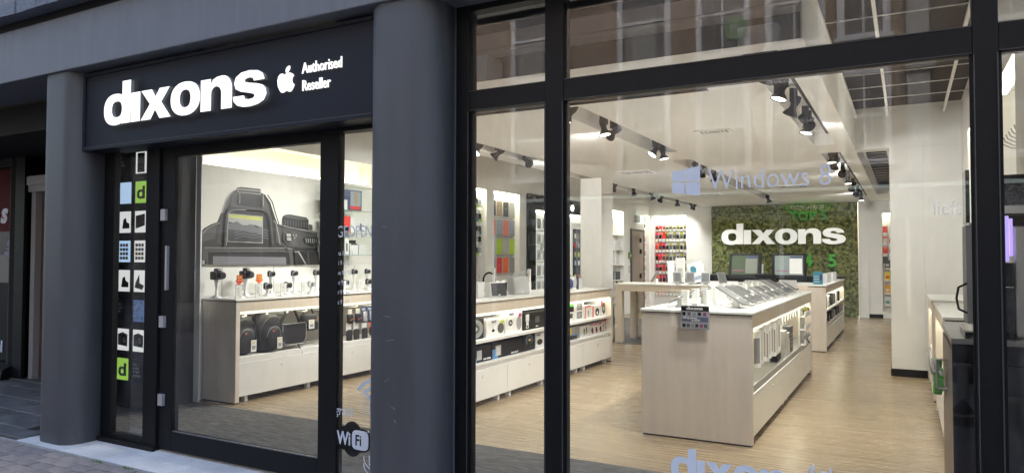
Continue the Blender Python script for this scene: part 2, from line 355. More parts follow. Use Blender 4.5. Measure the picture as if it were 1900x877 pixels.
# shop building mass above, keeps the sky out of the rooms
stonem = mat('rough_stone_band',(.20,.20,.22),.8,noise=.35,nscale=18,bump=1,bscale=40)
bld = thing('upper_building','brown brick storeys of the building above the grey concrete beam and lead ledge','building',(0,3.3,3.5))
bx('wall', brickm, -16,8, 0,18, .16,8.5, bld)
led = mat('lead_flashing',(.10,.115,.15),.55,noise=.45,nscale=22,bump=1,bscale=45,stretch=(1,3,3))
o=mb(led)
n=160
for i in range(n):
    x0=-16+24*i/n; x1=-16+24*(i+1)/n
    o.box(x0,x1,-.24-.006*random.random(),.0,-.105+.006*random.random(),.0,)
stuff(o.build('lead_ledge',bld)); bx('stone_band', stonem, -16,8,-.10,0,.002,.158, bld)
bx('ledge_shade_strip', black, -16,8,-.12,.3,-.175,-.107, bld)  # black strip painted in for the shade under the ledge
beam = thing('grey_beam','long blue grey painted concrete beam running over the columns and the lit shop sign','beam',(0,3.16,2.895))
bx('beam_face', paintb, -16,8, 0,.52, .0,.43, beam, bevel=.008)
def column(x,label):
    c=thing('rounded_column',label,'column',(x,3.18,0)); r=.135; w=.46; p=[]
    for a in range(180,271,10): p.append((r+r*cos(R(a)), r+r*sin(R(a))))
    for a in range(270,361,10): p.append((w-r+r*cos(R(a)), r+r*sin(R(a))))
    p += [(w,.335),(0,.335)]
    m=mb(paint); n=len(p)
    m.add([(u,v,z) for z in (-.012,2.8945) for u,v in p],[(i,(i+1)%n,n+(i+1)%n,n+i) for i in range(n)],True)
    m.f=[f for f in m.f]; m.build('column_shaft',c)
    m=mb(blackm); m.add([(.005+u*.98,v+.004,z) for z in (-.02,-.011) for u,v in p],[tuple(range(n))[::-1],tuple(range(n,2*n))]+[(i,(i+1)%n,n+(i+1)%n,n+i) for i in range(n)]); m.build('base_joint',c)
    return c
def scuffs(c,pts):
    m=mb(mat('scuff_pale',(.30,.31,.32),.7))
    for x,z,l,a in pts: m.box(x,x+l,-.0012,.004,z,z+.0018,Matrix.Translation((x,0,z))@Matrix.Rotation(a,4,'Y')@Matrix.Translation((-x,0,-z)))
    m.build('scuff_mark',c)
column(-6.095,'grey rounded column at the left end of the lit shop sign')
cc_=column(-2.735,'grey rounded column between the glass door and the large shop window'); scuffs(cc_,((.16,1.12,.05,.1),(.18,.98,.06,-.2),(.22,.62,.03,.5),(.15,1.62,.03,.05),(.24,.55,.02,.9),(.17,.75,.04,-.6)))

# ------------------------------------------------ sign
sg = thing('shop_sign','dark sign board over the door with glowing white lettering','shop sign',(-5.635,3.27,2.27))
bx('sign_board', board, 0,2.90, .0,.19, 0,.60, sg)
fr=mb(board); fr.box(.0,2.9,-.012,-.0005,0,.022); fr.box(.0,2.9,-.012,-.0005,.578,.6); fr.box(0,.028,-.012,-.0005,.0225,.5775); fr.build('frame',sg)
bx('frame_edge', mat('edge_highlight',(.10,.105,.12),.4), .03,2.9,-.0135,-.012,.0225,.0245, sg)
lside=mat('letter_side',(.30,.30,.29),.5)
dixons(sg, lits, (.325,-.028,.165), 1.73, .315, '-Y', .013, lside)
apple=[[(0,-.02)]]
ap=[(.50,.80),(.40,.79),(.28,.85),(.16,.83),(.05,.73),(0,.55),(.03,.33),(.13,.13),(.24,.01),(.34,.01),(.45,.06),(.55,.07),(.68,.01),(.79,.02),(.90,.15),(.98,.30),(.88,.37),(.83,.49),(.85,.61),(.94,.70),(.85,.80),(.74,.84),(.62,.83)]
shape('apple_emblem',[ap,[(.50,.87),(.50,1.0),(.58,1.10),(.70,1.15),(.70,1.03),(.62,.92)]], lits,(2.125,-.008,.222),'-Y',sg,.006,.145)
text('lettering','Authorised',lits,.096,(2.335,-.008,.325),'-Y',sg,.004,.0004,.76)
text('lettering','Reseller',lits,.096,(2.335,-.008,.215),'-Y',sg,.004,.0004,.76)

# ------------------------------------------------ aluminium glazing
GY=3.47
def frame_box(p,x0,x1,z0,z1,y0=GY-.03,y1=GY+.06,name='frame_bar',m=black): return bx(name,m,x0,x1,y0,y1,z0,z1,p,bevel=.003)
side=thing('side_window','narrow black framed side window left of the door, lit picture tiles behind it','window',(0,0,0))
frame_box(side,-5.632,-5.50,.0,2.9,GY-.03,GY+.02); frame_box(side,-5.10,-4.945,0,2.9); frame_box(side,-5.4995,-5.1005,.004,.066); frame_box(side,-5.4995,-5.1005,2.28,2.36)
bx('base_strip',blackm,-5.632,-4.94,GY-.055,GY-.031,-.004,.03,side)
bx('glass_pane',G,-5.4995,-5.1005,GY-.002,GY+.006,.066,2.28,side)
door=thing('glass_door','wide black framed glass shop door under the sign','door',(0,0,0))
frame_box(door,-4.93,-4.785,.015,2.27,GY-.012,GY+.05,'door_frame'); frame_box(door,-3.33,-3.175,.0,2.36,GY-.012,GY+.05,'door_frame')
frame_box(door,-4.7845,-3.3305,2.198,2.30,GY-.012,GY+.05,'door_frame'); frame_box(door,-4.7845,-3.3305,.015,.155,GY-.012,GY+.05,'door_frame')
bx('glass_pane',G,-4.7845,-3.3305,GY+.004,GY+.012,.155,2.198,door)
bx('glass_bead',mat('aluminium_bead',(.35,.35,.36),.35,.8),-4.7845,-3.3305,GY-.004,GY+.003,.155,.162,door)
hm=mat('pale_metal',(.55,.55,.56),.3,.6)
bx('pull_strip',hm,-4.855,-4.835,GY-.035,GY-.0125,1.2,1.53,door); 
for z in (.34,.92,1.72): bx('hinge',hm,-4.915,-4.862,GY-.035,GY-.0125,z,z+.085,door)
bx('head_bar',black,-4.93,-2.76,GY-.03,GY+.10,2.305,2.36,door)
sw=thing('door_side_window','narrow window between the glass door and the middle column with free internet sticker','window',(0,0,0))
bx('glass_pane',G,-3.174,-2.30,GY+.004,GY+.012,.05,2.86,sw); frame_box(sw,-3.174,-2.30,2.245,2.268,name='frame_bar'); frame_box(sw,-3.174,-2.30,0,.0495); frame_box(sw,-3.174,-2.3,2.865,2.9)
# sticker on that window
sy=GY-.004
shape('sticker_disc',[ell(0,0,.085,.11,32)],blackg,(-3.045,sy,.315),'-Y',sw,.001); shape('sticker_badge',[ell(0,0,.135,.075,36,p=4)],blackg,(-3.035,sy-.0025,.315),'-Y',sw,.001)
shape('sticker_badge',[ell(0,0,.066,.060,32,p=4)],decal,(-2.978,sy-.005,.315),'-Y',sw,.001)
text('sticker_text','Wi',decal,.112,(-3.165,sy-.0055,.277),'-Y',sw,.0008,.003,.78); text('sticker_text','Fi',blackg,.095,(-3.018,sy-.0075,.282),'-Y',sw,.0008,.001,.8)
text('sticker_text','gratis',decal,.085,(-3.19,sy,.455),'-Y',sw,.0005,0,.8,.3)
for r in (.045,.09,.135):
    a=[( r*cos(R(t)), r*sin(R(t))) for t in range(60,151,6)]; b=[((r+.026)*cos(R(t)), (r+.026)*sin(R(t))) for t in range(150,59,-6)]
    shape('sticker_wave',[a+b],decal,(-2.87,sy,.545),'-Y',sw,.0006,rot=(R(90),0,0))
for i,(u,v) in enumerate(((-2.885,.37),(-2.895,.28),(-2.91,.17),(-2.80,.43),(-2.80,.35))):
    shape('sticker_window',[[(0,0),(.035,-.008),(.032,.055),(-.003,.06)],[(.007,.006),(.027,0),(.025,.048),(.005,.05)]],decal,(u,sy,v),'-Y',sw,.0006)
def arc_line(cx,cz,rx,rz,a0,a1,w,p):
    n=18; A=[R(a0+(a1-a0)*i/n) for i in range(n+1)]
    shape('sticker_line',[[(rx*cos(a),rz*sin(a)) for a in A]+[((rx-w)*cos(a),(rz-w)*sin(a)) for a in A[::-1]]],decal,(cx,sy,cz),'-Y',p,.0006)
arc_line(-2.72,.21,.235,.10,175,270,.006,sw); arc_line(-2.72,.17,.235,.10,175,270,.006,sw); arc_line(-2.72,.10,.225,.13,175,268,.006,sw); arc_line(-2.72,.08,.212,.12,178,268,.004,sw)
for k in range(5): arc_line(-2.80+.045*k,.53,.16,.14+.01*k,150,205,.006,sw)
text('sticker_text','GEOPEND',decal,.105,(-3.19,sy,1.575),'-Y',sw,.0005,0,.72)
for k,s_ in enumerate(('ma 12 - 18','di 9 - 18','wo 9 - 18','do 9 - 21','vr 9 - 18','za 9 - 17')): text('sticker_text',s_,decal,.042,(-3.19,sy,1.46-.062*k),'-Y',sw,.0005,0,.75)

win=thing('shop_window','large black framed shop window with transom, vinyl lettering on its widest pane','window',(0,0,0))
FX=(-2.272,-2.185),(-1.70,-1.59),(.248,.337),(2.4,2.5)
for a,b in FX: frame_box(win,a,b,0,2.9,GY-.02,GY+.07,'mullion')
for (a,b),(c,d) in zip(FX[:-1],FX[1:]):
    frame_box(win,b+.0005,c-.0005,2.285,2.402,GY-.017,GY+.067,'transom'); frame_box(win,b+.0005,c-.0005,0,.10,GY-.017,GY+.067,'bottom_rail'); frame_box(win,b+.0005,c-.0005,2.86,2.9,GY-.017,GY+.067,'top_rail')
    bx('glass_pane',G,b,c,GY+.004,GY+.012,.10,2.285,win); bx('glass_pane',G,b,c,GY+.004,GY+.012,2.402,2.86,win)
    gk=mb(mat('rubber_gasket',(.045,.047,.05),.5)); gk.box(b-.006,b-.002,GY-.0245,GY-.0205,.11,2.28); gk.box(c+.002,c+.006,GY-.0245,GY-.0205,.11,2.28); gk.box(b+.001,c-.001,GY-.0215,GY-.0175,2.2865,2.2895); gk.box(b+.001,c-.001,GY-.0215,GY-.0175,2.397,2.4005); gk.build('gasket',win)
    bd=mb(black); bd.box(b+.0008,b+.012,GY-.002,GY+.003,.10,2.285); bd.box(c-.012,c-.0008,GY-.002,GY+.003,.1,2.285); bd.build('glazing_bead',win)
bx('jamb_strip',mat('edge_highlight',(0,0,0)),-2.2755,-2.2725,GY-.03,GY+.01,0,2.89,win)
# vinyl: four pane emblem, lettering, shop name
vy=GY+.001
for q in ([(0,.055),(.062,.064),(.062,.005),(0,.005)],[(.067,.065),(.138,.077),(.138,.005),(.067,.005)],[(0,0),(.062,0),(.062,-.058),(0,-.048)],[(.067,0),(.138,0),(.138,-.069),(.067,-.058)]):
    shape('vinyl_emblem_pane',[q],decal,(-1.009,vy,1.818),'-Y',win,.0006)
text('vinyl_lettering','Windows 8',decal,.138,(-.832,vy,1.775),'-Y',win,.0006,-.0012,.845)
dixons(win,decal,(-1.022,vy,.372),.66,.155,'-Y',.0006,None,.03,'vinyl_letter')
text('vinyl_lettering','d',decal,.055,(-.395,vy,.492),'-Y',win,.0006,.0015); text('vinyl_lettering','.nl',decal,.075,(-.365,vy,.47),'-Y',win,.0006,.002)
text('vinyl_lettering','lieft',mat('faint_vinyl',(.95,.95,.95),.6,alpha=.3),.085,(.10,vy,1.63),'-Y',win,.0004,0,.8)

# ------------------------------------------------ neighbour under the arcade
struct(bx('arcade_ceiling', blackm, -16,-6.82, 3.69,5.2, 2.62,2.88))
nb=thing('neighbour_shopfront','dark neighbouring shopfront under the arcade with red panel and grey portrait poster','shopfront',(-.22,4.6,0))
bx('wall',black,-16,-8.99,.07,.3,0,2.62,nb); bx('pilaster',black,-9.0,-8.80,-.04,.0,.0,2.62,nb,bevel=.004); 
bx('frame_bar',dgrey,-9.13,-9.12,-.03,.065,.0,2.62,nb); bx('window_head',blackm,-16,-9.14,-.02,.06,2.52,2.62,nb)
bx('red_panel',mat('dark_red_panel',(.075,.004,.006),.6,spec=.1),-11.5,-9.14,.02,.06,1.75,2.5,nb)
bx('poster',mat('poster_grey_blue',(.22,.25,.36),.6,spec=.15),-11.5,-9.14,.03,.06,1.13,1.745,nb); bx('lower_panel',blackm,-11.5,-9.14,.02,.06,.20,1.125,nb)
pr=mb(mat('print_charcoal',(.02,.02,.02),.4)); hair=[(-.9,.0),(-.9,.62),(-.16,.62)]
random.seed(3)
for k in range(12): hair += [(-.02-.16*random.random()-.012*k,.60-.035*k),(-.12-.015*k,.585-.035*k)]
hair += [(-.42,.20),(-.42,0)]
pr.prism(hair,lambda u,v:(-9.14+u,.028,1.13+v),lambda u,v:(-9.14+u,.0295,1.13+v)); pr.build('portrait_hair',nb)
pr=mb(mat('print_skin_grey',(.13,.13,.125),.4)); pr.prism([(-.75,0),(-.75,.30),(-.33,.34),(-.18,.33),(-.08,.26),(-.05,.18),(-.09,.10),(-.11,0)],lambda u,v:(-9.14+u,.0255,1.13+v),lambda u,v:(-9.14+u,.0275,1.13+v)); pr.build('portrait_shoulder',nb)
text('lettering','s',decal,.34,(-9.43,4.615-4.6,1.86),'-Y',nb,.003,.012,1.1,.2)
text('lettering','.nl',decal,.19,(-9.50,.015,.30),'-Y',nb,.003,.006,1.0)
m=mb(black); m.prism([(-.16,0),(.06,0),(.06,.19),(.0,.19),(-.14,.12)],lambda u,v:(-16,u,v),lambda u,v:(-9.0,u,v)); m.build('sill',nb)
bx('kerb_strip',dgrey,-9.0,-6.9,-.06,.1,0.01,.03,nb)
nd=thing('front_door','brown wooden front door with pale frame and letter slots behind the left column','door',(-9.0,4.6,.03))
bx('door_leaf',mat('brown_door_wood',(.075,.042,.028),.5,noise=.35,nscale=5,stretch=(8,8,.6)),.09,1.2,.10,.14,0,2.17,nd)
bx('door_frame',mat('pale_frame_paint',(.26,.26,.26),.55),0,.088,.03,.14,0,2.17,nd); bx('lintel',mat('pale_frame_paint',(0,0,0)),-.04,1.3,.0,.14,2.172,2.36,nd); bx('lintel_ledge',mat('pale_frame_paint',(0,0,0)),-.05,1.3,-.02,-.001,2.25,2.35,nd)
for z in (1.05,1.23,1.42):
    s_=bx('letter_slot',blackg,.235,.60,.085,.099,z,z+.06,nd); bx('slot_flap',steel,.235,.60,.08,.0845,z+.045,z+.058,s_)
struct(bx('arcade_back_wall', blackm, -16,-6.83,4.96,5.2,-.02,2.62)); struct(mb(blackm).prism([(-6.42,3.51),(-6.42,3.95),(-6.74,4.249),(-6.80,4.249),(-6.50,3.51)],lambda u,v:(u,v,-.02),lambda u,v:(u,v,2.9)).build('arcade_side_wall')); struct(bx('wall_behind_column',blackm,-6.45,-5.64,3.53,3.56,-.02,2.9))

# ================================================================== SHOP SHELL
XL,XR,YB=-6.3,.60,19.5
fl = struct(bx('floor', floorm, -6.9,2.6, 3.52,20, -.12,0)); fl.location=(0,0,0)
struct(bx('entrance_carpet', carpetm, -6.8,2.5,3.545,4.755,.0005,.006)); struct(bx('rear_carpet', carpetm, -6.25,-3.3,11.5,16.4,.0005,.005))
bx('carpet_edge', mat('edge_profile',(.35,.27,.18),.4), -6.2,2.5,4.756,4.77,.0005,.007, fl)
struct(bx('roof_slab', wall, -7.8,3.0,3.72,20.2,3.42,3.46))
struct(bx('facade_lintel', blackm, -6.1,3.0,3.54,3.72,2.92,3.42))
def wall_open(name, face, a0,a1, z1, opens, tube=True, depth=.16, x=None):
    """wall whose room face is at x (face '+X','-X') or y (face '-Y'); opens = (a,b,zlo,zhi) recessed niches"""
    T=.03
    def B(m,a,b,z0,z1,d0,d1):   # d measured into the wall
        if face=='+X': m.box(x-d1,x-d0,a,b,z0,z1)
        elif face=='-X': m.box(x+d0,x+d1,a,b,z0,z1)
        else: m.box(a,b,x+d0,x+d1,z0,z1)
    w=mb(wall); c=a0
    for a,b,z0,z1_ in opens:
        B(w,c,a,0,z1,0,T)
        if z0>0: B(w,a,b,0,z0,0,T)
        B(w,a,b,z1_,z1,0,T); c=b
    B(w,c,a1,0,z1,0,T); B(w,a0,a1,-.05,z1,depth+.03,depth+.08)
    o=struct(w.build(name))
    for a,b,z0,z1_ in opens:
        n=mb(wall); B(n,a,b,max(z0,.001),z1_,depth,depth+.028); B(n,a-.02,a,max(z0,.001),z1_,T+.001,depth+.028); B(n,b,b+.02,max(z0,.001),z1_,T+.001,depth+.028); B(n,a-.02,b+.02,z1_,z1_+.02,T+.001,depth+.028)
        n.build('niche_lining',o)
        if tube:
            n=mb(litn); B(n,a+.03,b-.03,z1_-.024,z1_-.004,.02,.045); n.build('niche_light',o)
    return o
wl=wall_open('wall_left','+X',4.76,YB+.2,3.42,[(4.86,7.50,2.40,2.69),(9.62,10.53,.30,2.61),(10.79,11.73,.30,2.61),(15.95,17.33,.12,2.61),(18.96,19.42,.12,2.61)],tube=False,x=XL)
for a,b in ((9.62,10.53),(10.79,11.73),(15.95,17.33),(18.96,19.42)): bx('niche_light',litn,XL-.12,XL-.05,a+.03,b-.03,2.585,2.606,wl)
bx('cove_light',mat('lit_cove_tube',(1,.88,.55),.5,emit=1.9),XL-.13,XL-.06,4.9,7.46,2.405,2.425,wl)
wb=wall_open('wall_back','-Y',XL,-4.58,3.42,[(-6.2,-5.28,.12,2.60)],x=YB)
struct(bx('wall_back_right', wall, -1.02,-.515,YB,YB+.1,0,3.42)); w2=wall_open('wall_back_corner','-Y',-.5145,XR,3.42,[(-.50,.15,.12,2.53)],x=YB)
bx('baseboard',blackm,-1.02,-.50,YB-.012,YB-.001,0,.09,w2)
struct(bx('wall_back_upper', wall, -4.579,-1.021,YB,YB+.1,2.83,3.42)); bx('pilaster',wall,-1.02,-.80,YB-.06,YB-.001,.0,3.4,w2)
wr=wall_open('wall_right','-X',3.55,YB+.2,3.42,[(5.33,6.6,.9,2.73),(7.3,9.16,.9,2.82)],tube=False,depth=.22,x=XR)
for a,b,z in ((5.4,6.4,2.715),(7.4,9.10,2.80)): bx('niche_light',lit,XR+.03,XR+.07,a,b,z-.05,z-.02,wr)
# dark returns beside the door
struct(bx('wall_entrance', mat('charcoal_wall',(.016,.016,.016),.5,spec=.2), -6.36,-6.25,4.26,4.755,0,2.9)); pier=struct(bx('wall_pier', wall, -6.2485,-6.172,4.757,4.772,0,2.9))
mats_=[('w','g'),('c','L'),('k','t'),('i','s'),('p','l'),('k','j'),('m','c'),('L','k')]
pan=thing('picture_tile_panel','tall black panel carrying two columns of glowing product picture tiles beside the door','display panel',(0,4.25,0))
bx('panel_board',blackg,-6.82,-6.10,.0,.05,.0,2.88,pan)
tc_={k:mat('tile_'+k,c,.35,emit=e*.55) for k,c,e in (('white',(.72,.72,.71),.35),('lime',(.30,.52,.08),.35),('black',(.02,.02,.02),0),('skyblue',(.45,.62,.85),.35),('denim',(.08,.14,.30),.3))}
def tile(col,row,base,deco):
    z0=.27+.2815*row; x0=(-6.69,-6.45)[col]; t=bx('picture_tile',tc_[base],x0,x0+.165,-.008,-.0005,z0,z0+.205,pan); cx=x0+.0825; cz=z0+.1
    P=lambda m,pts:mb(m).prism(pts,lambda u,v:(x0+u*.165,-.0115,z0+v*.205),lambda u,v:(x0+u*.165,-.0085,z0+v*.205)).build('print',t)
    if deco=='d':
        k=.115; shape('print',[[( (u)*.085,(v)*.085) for u,v in lp] for lp in HW['d'][0]],whit,(cx-.055,-.010,cz-.06),'-Y',t,.001)
    elif deco=='phone': P(blackg,[(.18,.05),(.82,.05),(.82,.95),(.18,.95)]); P(bluegrey,[(.26,.45),(.74,.45),(.74,.85),(.26,.85)]) ; [P(whit,[(.3+.15*i,.12+.1*j),(.4+.15*i,.12+.1*j),(.4+.15*i,.18+.1*j),(.3+.15*i,.18+.1*j)]) for i in range(3) for j in range(3)]
    elif deco=='tv': P(blackg,[(.1,.18),(.92,.32),(.92,.86),(.1,.78)]); P(tan,[(.2,.3),(.84,.4),(.84,.78),(.2,.7)])
    elif deco=='camera': P(mgrey,[(.08,.25),(.95,.2),(.95,.75),(.5,.85),(.08,.75)]); shape('print',[ell(0,0,.045,.05,20)],blackg,(cx+.03,-.0135,cz),'-Y',t,.001); shape('print',[ell(0,0,.028,.03,20)],lgrey,(cx+.03,-.0155,cz),'-Y',t,.001)
    elif deco=='laptop': P(lgrey,[(.1,.2),(.8,.1),(.95,.3),(.55,.4),(.5,.8),(.2,.45)])
    elif deco=='grid': [P((blue,orange,green,purple)[(i+j)%4],[(.12+.27*i,.12+.2*j),(.32+.27*i,.12+.2*j),(.32+.27*i,.26+.2*j),(.12+.27*i,.26+.2*j)]) for i in range(3) for j in range(4)]
    elif deco=='noise':
        random.seed(5)
        for k in range(34): u,v=random.uniform(.02,.86),random.uniform(.02,.9); P((whit,blue,lgrey,navy)[k%4],[(u,v),(u+.12,v+.03),(u+.09,v+.09)])
    elif deco=='shape': P(blackg,[(.3,.2),(.95,.2),(.95,.42),(.7,.5),(.6,.7),(.4,.62)])
    else:
        for i,s_ in enumerate(deco.split('|')): text('print',s_,whit,.034,(x0+.012,-.010,z0+.15-.034*i),'-Y',t,.0008,.0006,.8)
for row,(a,b) in enumerate(((('lime','d'),('black','3 jaar|garantie|op Apple|producten')),(('white','camera'),('white','camera')),(('black','els,|t een|bij'),('denim','noise')),(('white','shape'),('white','laptop')),(('skyblue','grid'),('white','grid')),(('white','shape'),('white','tv')),(('skyblue',''),('lime','d')),(('black','t|en|nging'),('white','phone')))):
    tile(0,row,*a); tile(1,row,*b)
bx('picture_tile',tc_['skyblue'],-6.69,-6.525,-.008,-.0005,2.525,2.7,pan); bx('picture_tile',tc_['lime'],-6.45,-6.285,-.008,-.0005,2.525,2.7,pan)

# ------------------------------------------------ ceiling: suspended white slab with recessed channels
cl=mb(ceil); X0,X1,Y0,Y1,ZC=-5.02,-.55,4.75,19.42,2.82
CH=[(-2.88,-2.58,5.95,9.13),(-2.88,-2.62,9.92,17.6),(-4.75,-4.50,5.95,8.95),(-4.97,-4.74,9.9,19.0),(-.97,-.73,4.95,9.42),(-.97,-.73,10.15,19.2),(-5.0,-1.4,5.78,5.90)]
xs=sorted({X0,X1,*[c[0] for c in CH],*[c[1] for c in CH]}); ys=sorted({Y0,Y1,*[c[2] for c in CH],*[c[3] for c in CH]})
for a,b in zip(xs[:-1],xs[1:]):
    run=None
    for c,d in zip(ys[:-1],ys[1:]):
        hole=any(h[0]<=(a+b)/2<=h[1] and h[2]<=(c+d)/2<=h[3] for h in CH)
        if hole:
            if run: cl.quad((a,run[0],ZC),(a,run[1],ZC),(b,run[1],ZC),(b,run[0],ZC)); run=None
        else: run=(run[0],d) if run else (c,d)
    if run: cl.quad((a,run[0],ZC),(a,run[1],ZC),(b,run[1],ZC),(b,run[0],ZC))
cl.box(X0,X0+.01,Y0,Y1,ZC+.0005,ZC+.08); cl.box(X1-.01,X1,Y0,Y1,ZC+.0005,3.23)
cl.box(X0,X1,Y1-.01,Y1,ZC+.0005,3.41)
cslab=struct(cl.build('ceiling'))
for i,(a,b,c,d) in enumerate(CH):
    m=mb(blackm if i==6 else ceil); h=.12 if i==6 else .17
    m.box(a-.012,a,c-.012,d+.012,ZC+.0005,ZC+h); m.box(b,b+.012,c-.012,d+.012,ZC+.0005,ZC+h); m.box(a,b,c-.012,c,ZC+.0005,ZC+h); m.box(a,b,d,d+.012,ZC+.0005,ZC+h); m.box(a-.012,b+.012,c-.012,d+.012,ZC+h+.0005,ZC+h+.012)
    m.build('recess_lining',cslab)
    if i!=6: bx('track_rail',blackm,(a+b)/2+.02,(a+b)/2+.055,c+.05,d-.05,ZC+.13,ZC+.16,cslab)
bx('edge_gap_shade',blackm,X0-.06,X0-.02,9.4,13.2,ZC+.01,ZC+.06,cslab)  # black bar drawn for the shaded gap along the slab edge
struct(bx('void_shade_sheet', mat('void_shade_brown',(.085,.06,.045),.9), -6.25,-.57,5.05,5.08,ZC+.03,3.41))  # brown sheet added where the void is only dark with shade
struct(bx('void_ceiling', mat('void_grey',(.06,.06,.06),.9), -6.25,-.57,3.73,5.04,3.36,3.41))
cb=struct(bx('ceiling_beam', mat('cream_beam',(.88,.72,.58),.5), -6.25,-.57,4.76,4.90,3.07,3.19)); bx('beam_strip',mat('cream_beam',(0,0,0)),-6.25,-.57,4.75,4.90,3.035,3.06,cb)
struct(bx('ceiling_pier', wall, -3.3,-2.86,4.77,5.03,ZC+.002,3.03)); 
# cross beam, column wall
struct(bx('cross_beam', wall, X1+.001,XR-.001,10.05,10.30,ZC,3.41))
cw=struct(bx('wall_column', wall, -.17,.199,10.05,10.7,.09,ZC-.001)); bx('baseboard',blackm,-.18,.215,10.038,10.72,0,.09,cw); struct(bx('wall_stub', wall, .2,.599,10.051,10.6,0,ZC-.001))
# open grid ceilings
def grid(name,x0,x1,y0,y1,z,xs,ys):
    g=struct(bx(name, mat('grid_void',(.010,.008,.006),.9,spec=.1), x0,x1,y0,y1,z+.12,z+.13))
    for x in xs: bx('grid_bar',ceil,x-.012,x+.012,y0,y1,z,z+.03,g)
    for y in ys: bx('grid_bar',ceil,x0,x1,y-.003,y+.003,z+.032,z+.04,g)
    return g
grid('ceiling_grid',X1+.002,XR-.002,3.74,10.04,3.22,(-.535,-.18,.42),[4.1+.62*i for i in range(10)])
grid('rear_ceiling_grid',X1+.002,XR-.002,10.31,17.4,3.02,(-.53,-.22,.3),[10.6+.42*i for i in range(16)])
struct(bx('rear_ceiling', wall, X1+.001,XR-.001,17.41,YB,2.84,3.0))
pil=struct(bx('pillar', wall, -4.97,-4.58,11.5,12.05,0,ZC-.0005))
# ceiling vents
def vent(x0,x1,y0,y1,label):
    v=thing('ceiling_vent',label,'ceiling vent',((x0+x1)/2,(y0+y1)/2,ZC)); w=(x1-x0)/2; d=(y1-y0)/2
    m=mb(ceil); m.box(-w,w,-d,-d+.03,-.012,-.001); m.box(-w,w,d-.03,d,-.012,-.001); m.box(-w,-w+.03,-d+.03,d-.03,-.012,-.001); m.box(w-.03,w,-d+.03,d-.03,-.012,-.001); m.build('frame',v)
    bx('backing',mgrey,-w+.031,w-.031,-d+.031,d-.031,-.003,-.001,v)
    for k,s_ in enumerate((.40,.62,.84)):
        m=mb(ceil); a,b=w*s_,d*s_; t=.014
        m.box(-a,a,-b,-b+t,-.010,-.004); m.box(-a,a,b-t,b,-.010,-.004); m.box(-a,-a+t,-b+t,b-t,-.010,-.004); m.box(a-t,a,-b+t,b-t,-.010,-.004); m.build('slat',v)
vent(-4.05,-3.50,10.78,11.30,'square white air vent in the ceiling beside the middle pillar'); vent(-4.0,-3.45,15.4,15.95,'square white air vent in the ceiling further back above the tablet table'); vent(-2.15,-1.6,14.3,14.85,'square white air vent in the ceiling in front of the moss wall')
vent(-2.0,-1.62,7.7,7.95,'small bright vent in the ceiling over the front island counter')

# ------------------------------------------------ track spotlights
def spot(x,y,label,group,aim,drop=.115,first=[None]):
    t=thing('track_spotlight',label,'spotlight',(x,y,ZC+.13),0,group)
    if not first[0]:
        m=mb(blackm); m.box(-.028,.028,-.05,.05,-drop,0); m.box(-.012,.012,-.012,.012,-drop-.02,-drop); st=m.mesh('s')
        h=mb(blackm); h.lathe([(0.0,.10),(.038,.10),(.042,.05),(.030,.0),(.034,-.03),(.068,-.085),(.070,-.098),(.064,-.098),(.062,-.09)],14); hd=h.mesh('h')
        f=mb(lamp_face); f.lathe([(.0,-.088),(.062,-.089)],14); fc=f.mesh('f'); first[0]=(st,hd,fc)
    st,hd,fc=first[0]
    o=bpy.data.objects.new('stem',st); COL.objects.link(o); o.parent=t
    h=bpy.data.objects.new('lamp_head',hd); COL.objects.link(h); h.parent=t; h.location=(0,0,-drop-.035); h.scale=(.95,.95,.88)
    d=(Vector(aim)-Vector((x,y,ZC-.12))).normalized(); h.rotation_euler=(-d).to_track_quat('Z','Y').to_euler()
    f=bpy.data.objects.new('lamp_face',fc); COL.objects.link(f); f.parent=h
    L=bpy.data.lights.get('spot_lamp') or bpy.data.lights.new('spot_lamp','SPOT')
    L.energy=LAMP; L.spot_size=R(100); L.spot_blend=.9; L.shadow_soft_size=.06; L.color=(1,.98,.95)
    l=bpy.data.objects.new('lamp_light',L); COL.objects.link(l); l.parent=h; l.location=(0,0,-.105)
    return t
g1='spotlights on the middle ceiling channel'; g2='spotlights on the left ceiling channel'; g3='spotlights on the right ceiling channel'
def row(xc,ys,where,group,aims,o0=0):
    for i,y in enumerate(ys): spot(xc,y,'%s black spotlight from the street in the %s'%(ORD[i],where),group,aims[i%len(aims)](y))
row(-2.74,(6.1,6.95,7.25,8.70,9.02),'front middle ceiling channel',g1,[lambda y:(-3.9,y-1.2,.4),lambda y:(-2.2,y-.2,0),lambda y:(-6.0,y+1.9,1.2)])
row(-2.76,(10.75,11.2,11.9,17.2),'rear middle ceiling channel',g1,[lambda y:(-2.0,y+.6,.4),lambda y:(-4.0,y+1.4,.5),lambda y:(-2.6,y+.9,0)])
row(-4.64,(6.15,6.9,7.55,8.05,8.85),'front left ceiling channel',g2,[lambda y:(-6.2,y-.5,1.0),lambda y:(-5.9,y-1.6,.6),lambda y:(-5.2,y-2.2,0),lambda y:(-6.2,y-.6,1.3),lambda y:(-4.75,11.5,1.5),lambda y:(-6.2,y+.8,1.2)])  # first two are unseen, added behind the column to brighten the poster wall
row(-4.87,(12.4,12.9,14.0,15.2,15.9,17.2,18.5,18.8),'rear left ceiling channel',g2,[lambda y:(-4.0,y+.4,.4),lambda y:(-6.2,y+.9,.9),lambda y:(-5.0,y+.8,.2)])
row(-.86,(5.05,5.40,5.75,6.05,6.75,7.6,7.85),'front right ceiling channel beside the dark grid',g3,[lambda y:(-1.45,y+.68 if y<5.2 else y-.4,.5),lambda y:(-1.9,y+.7,.6),lambda y:(.05,10.05,1.3) if y>7 else (.3,y+.6,.6)])
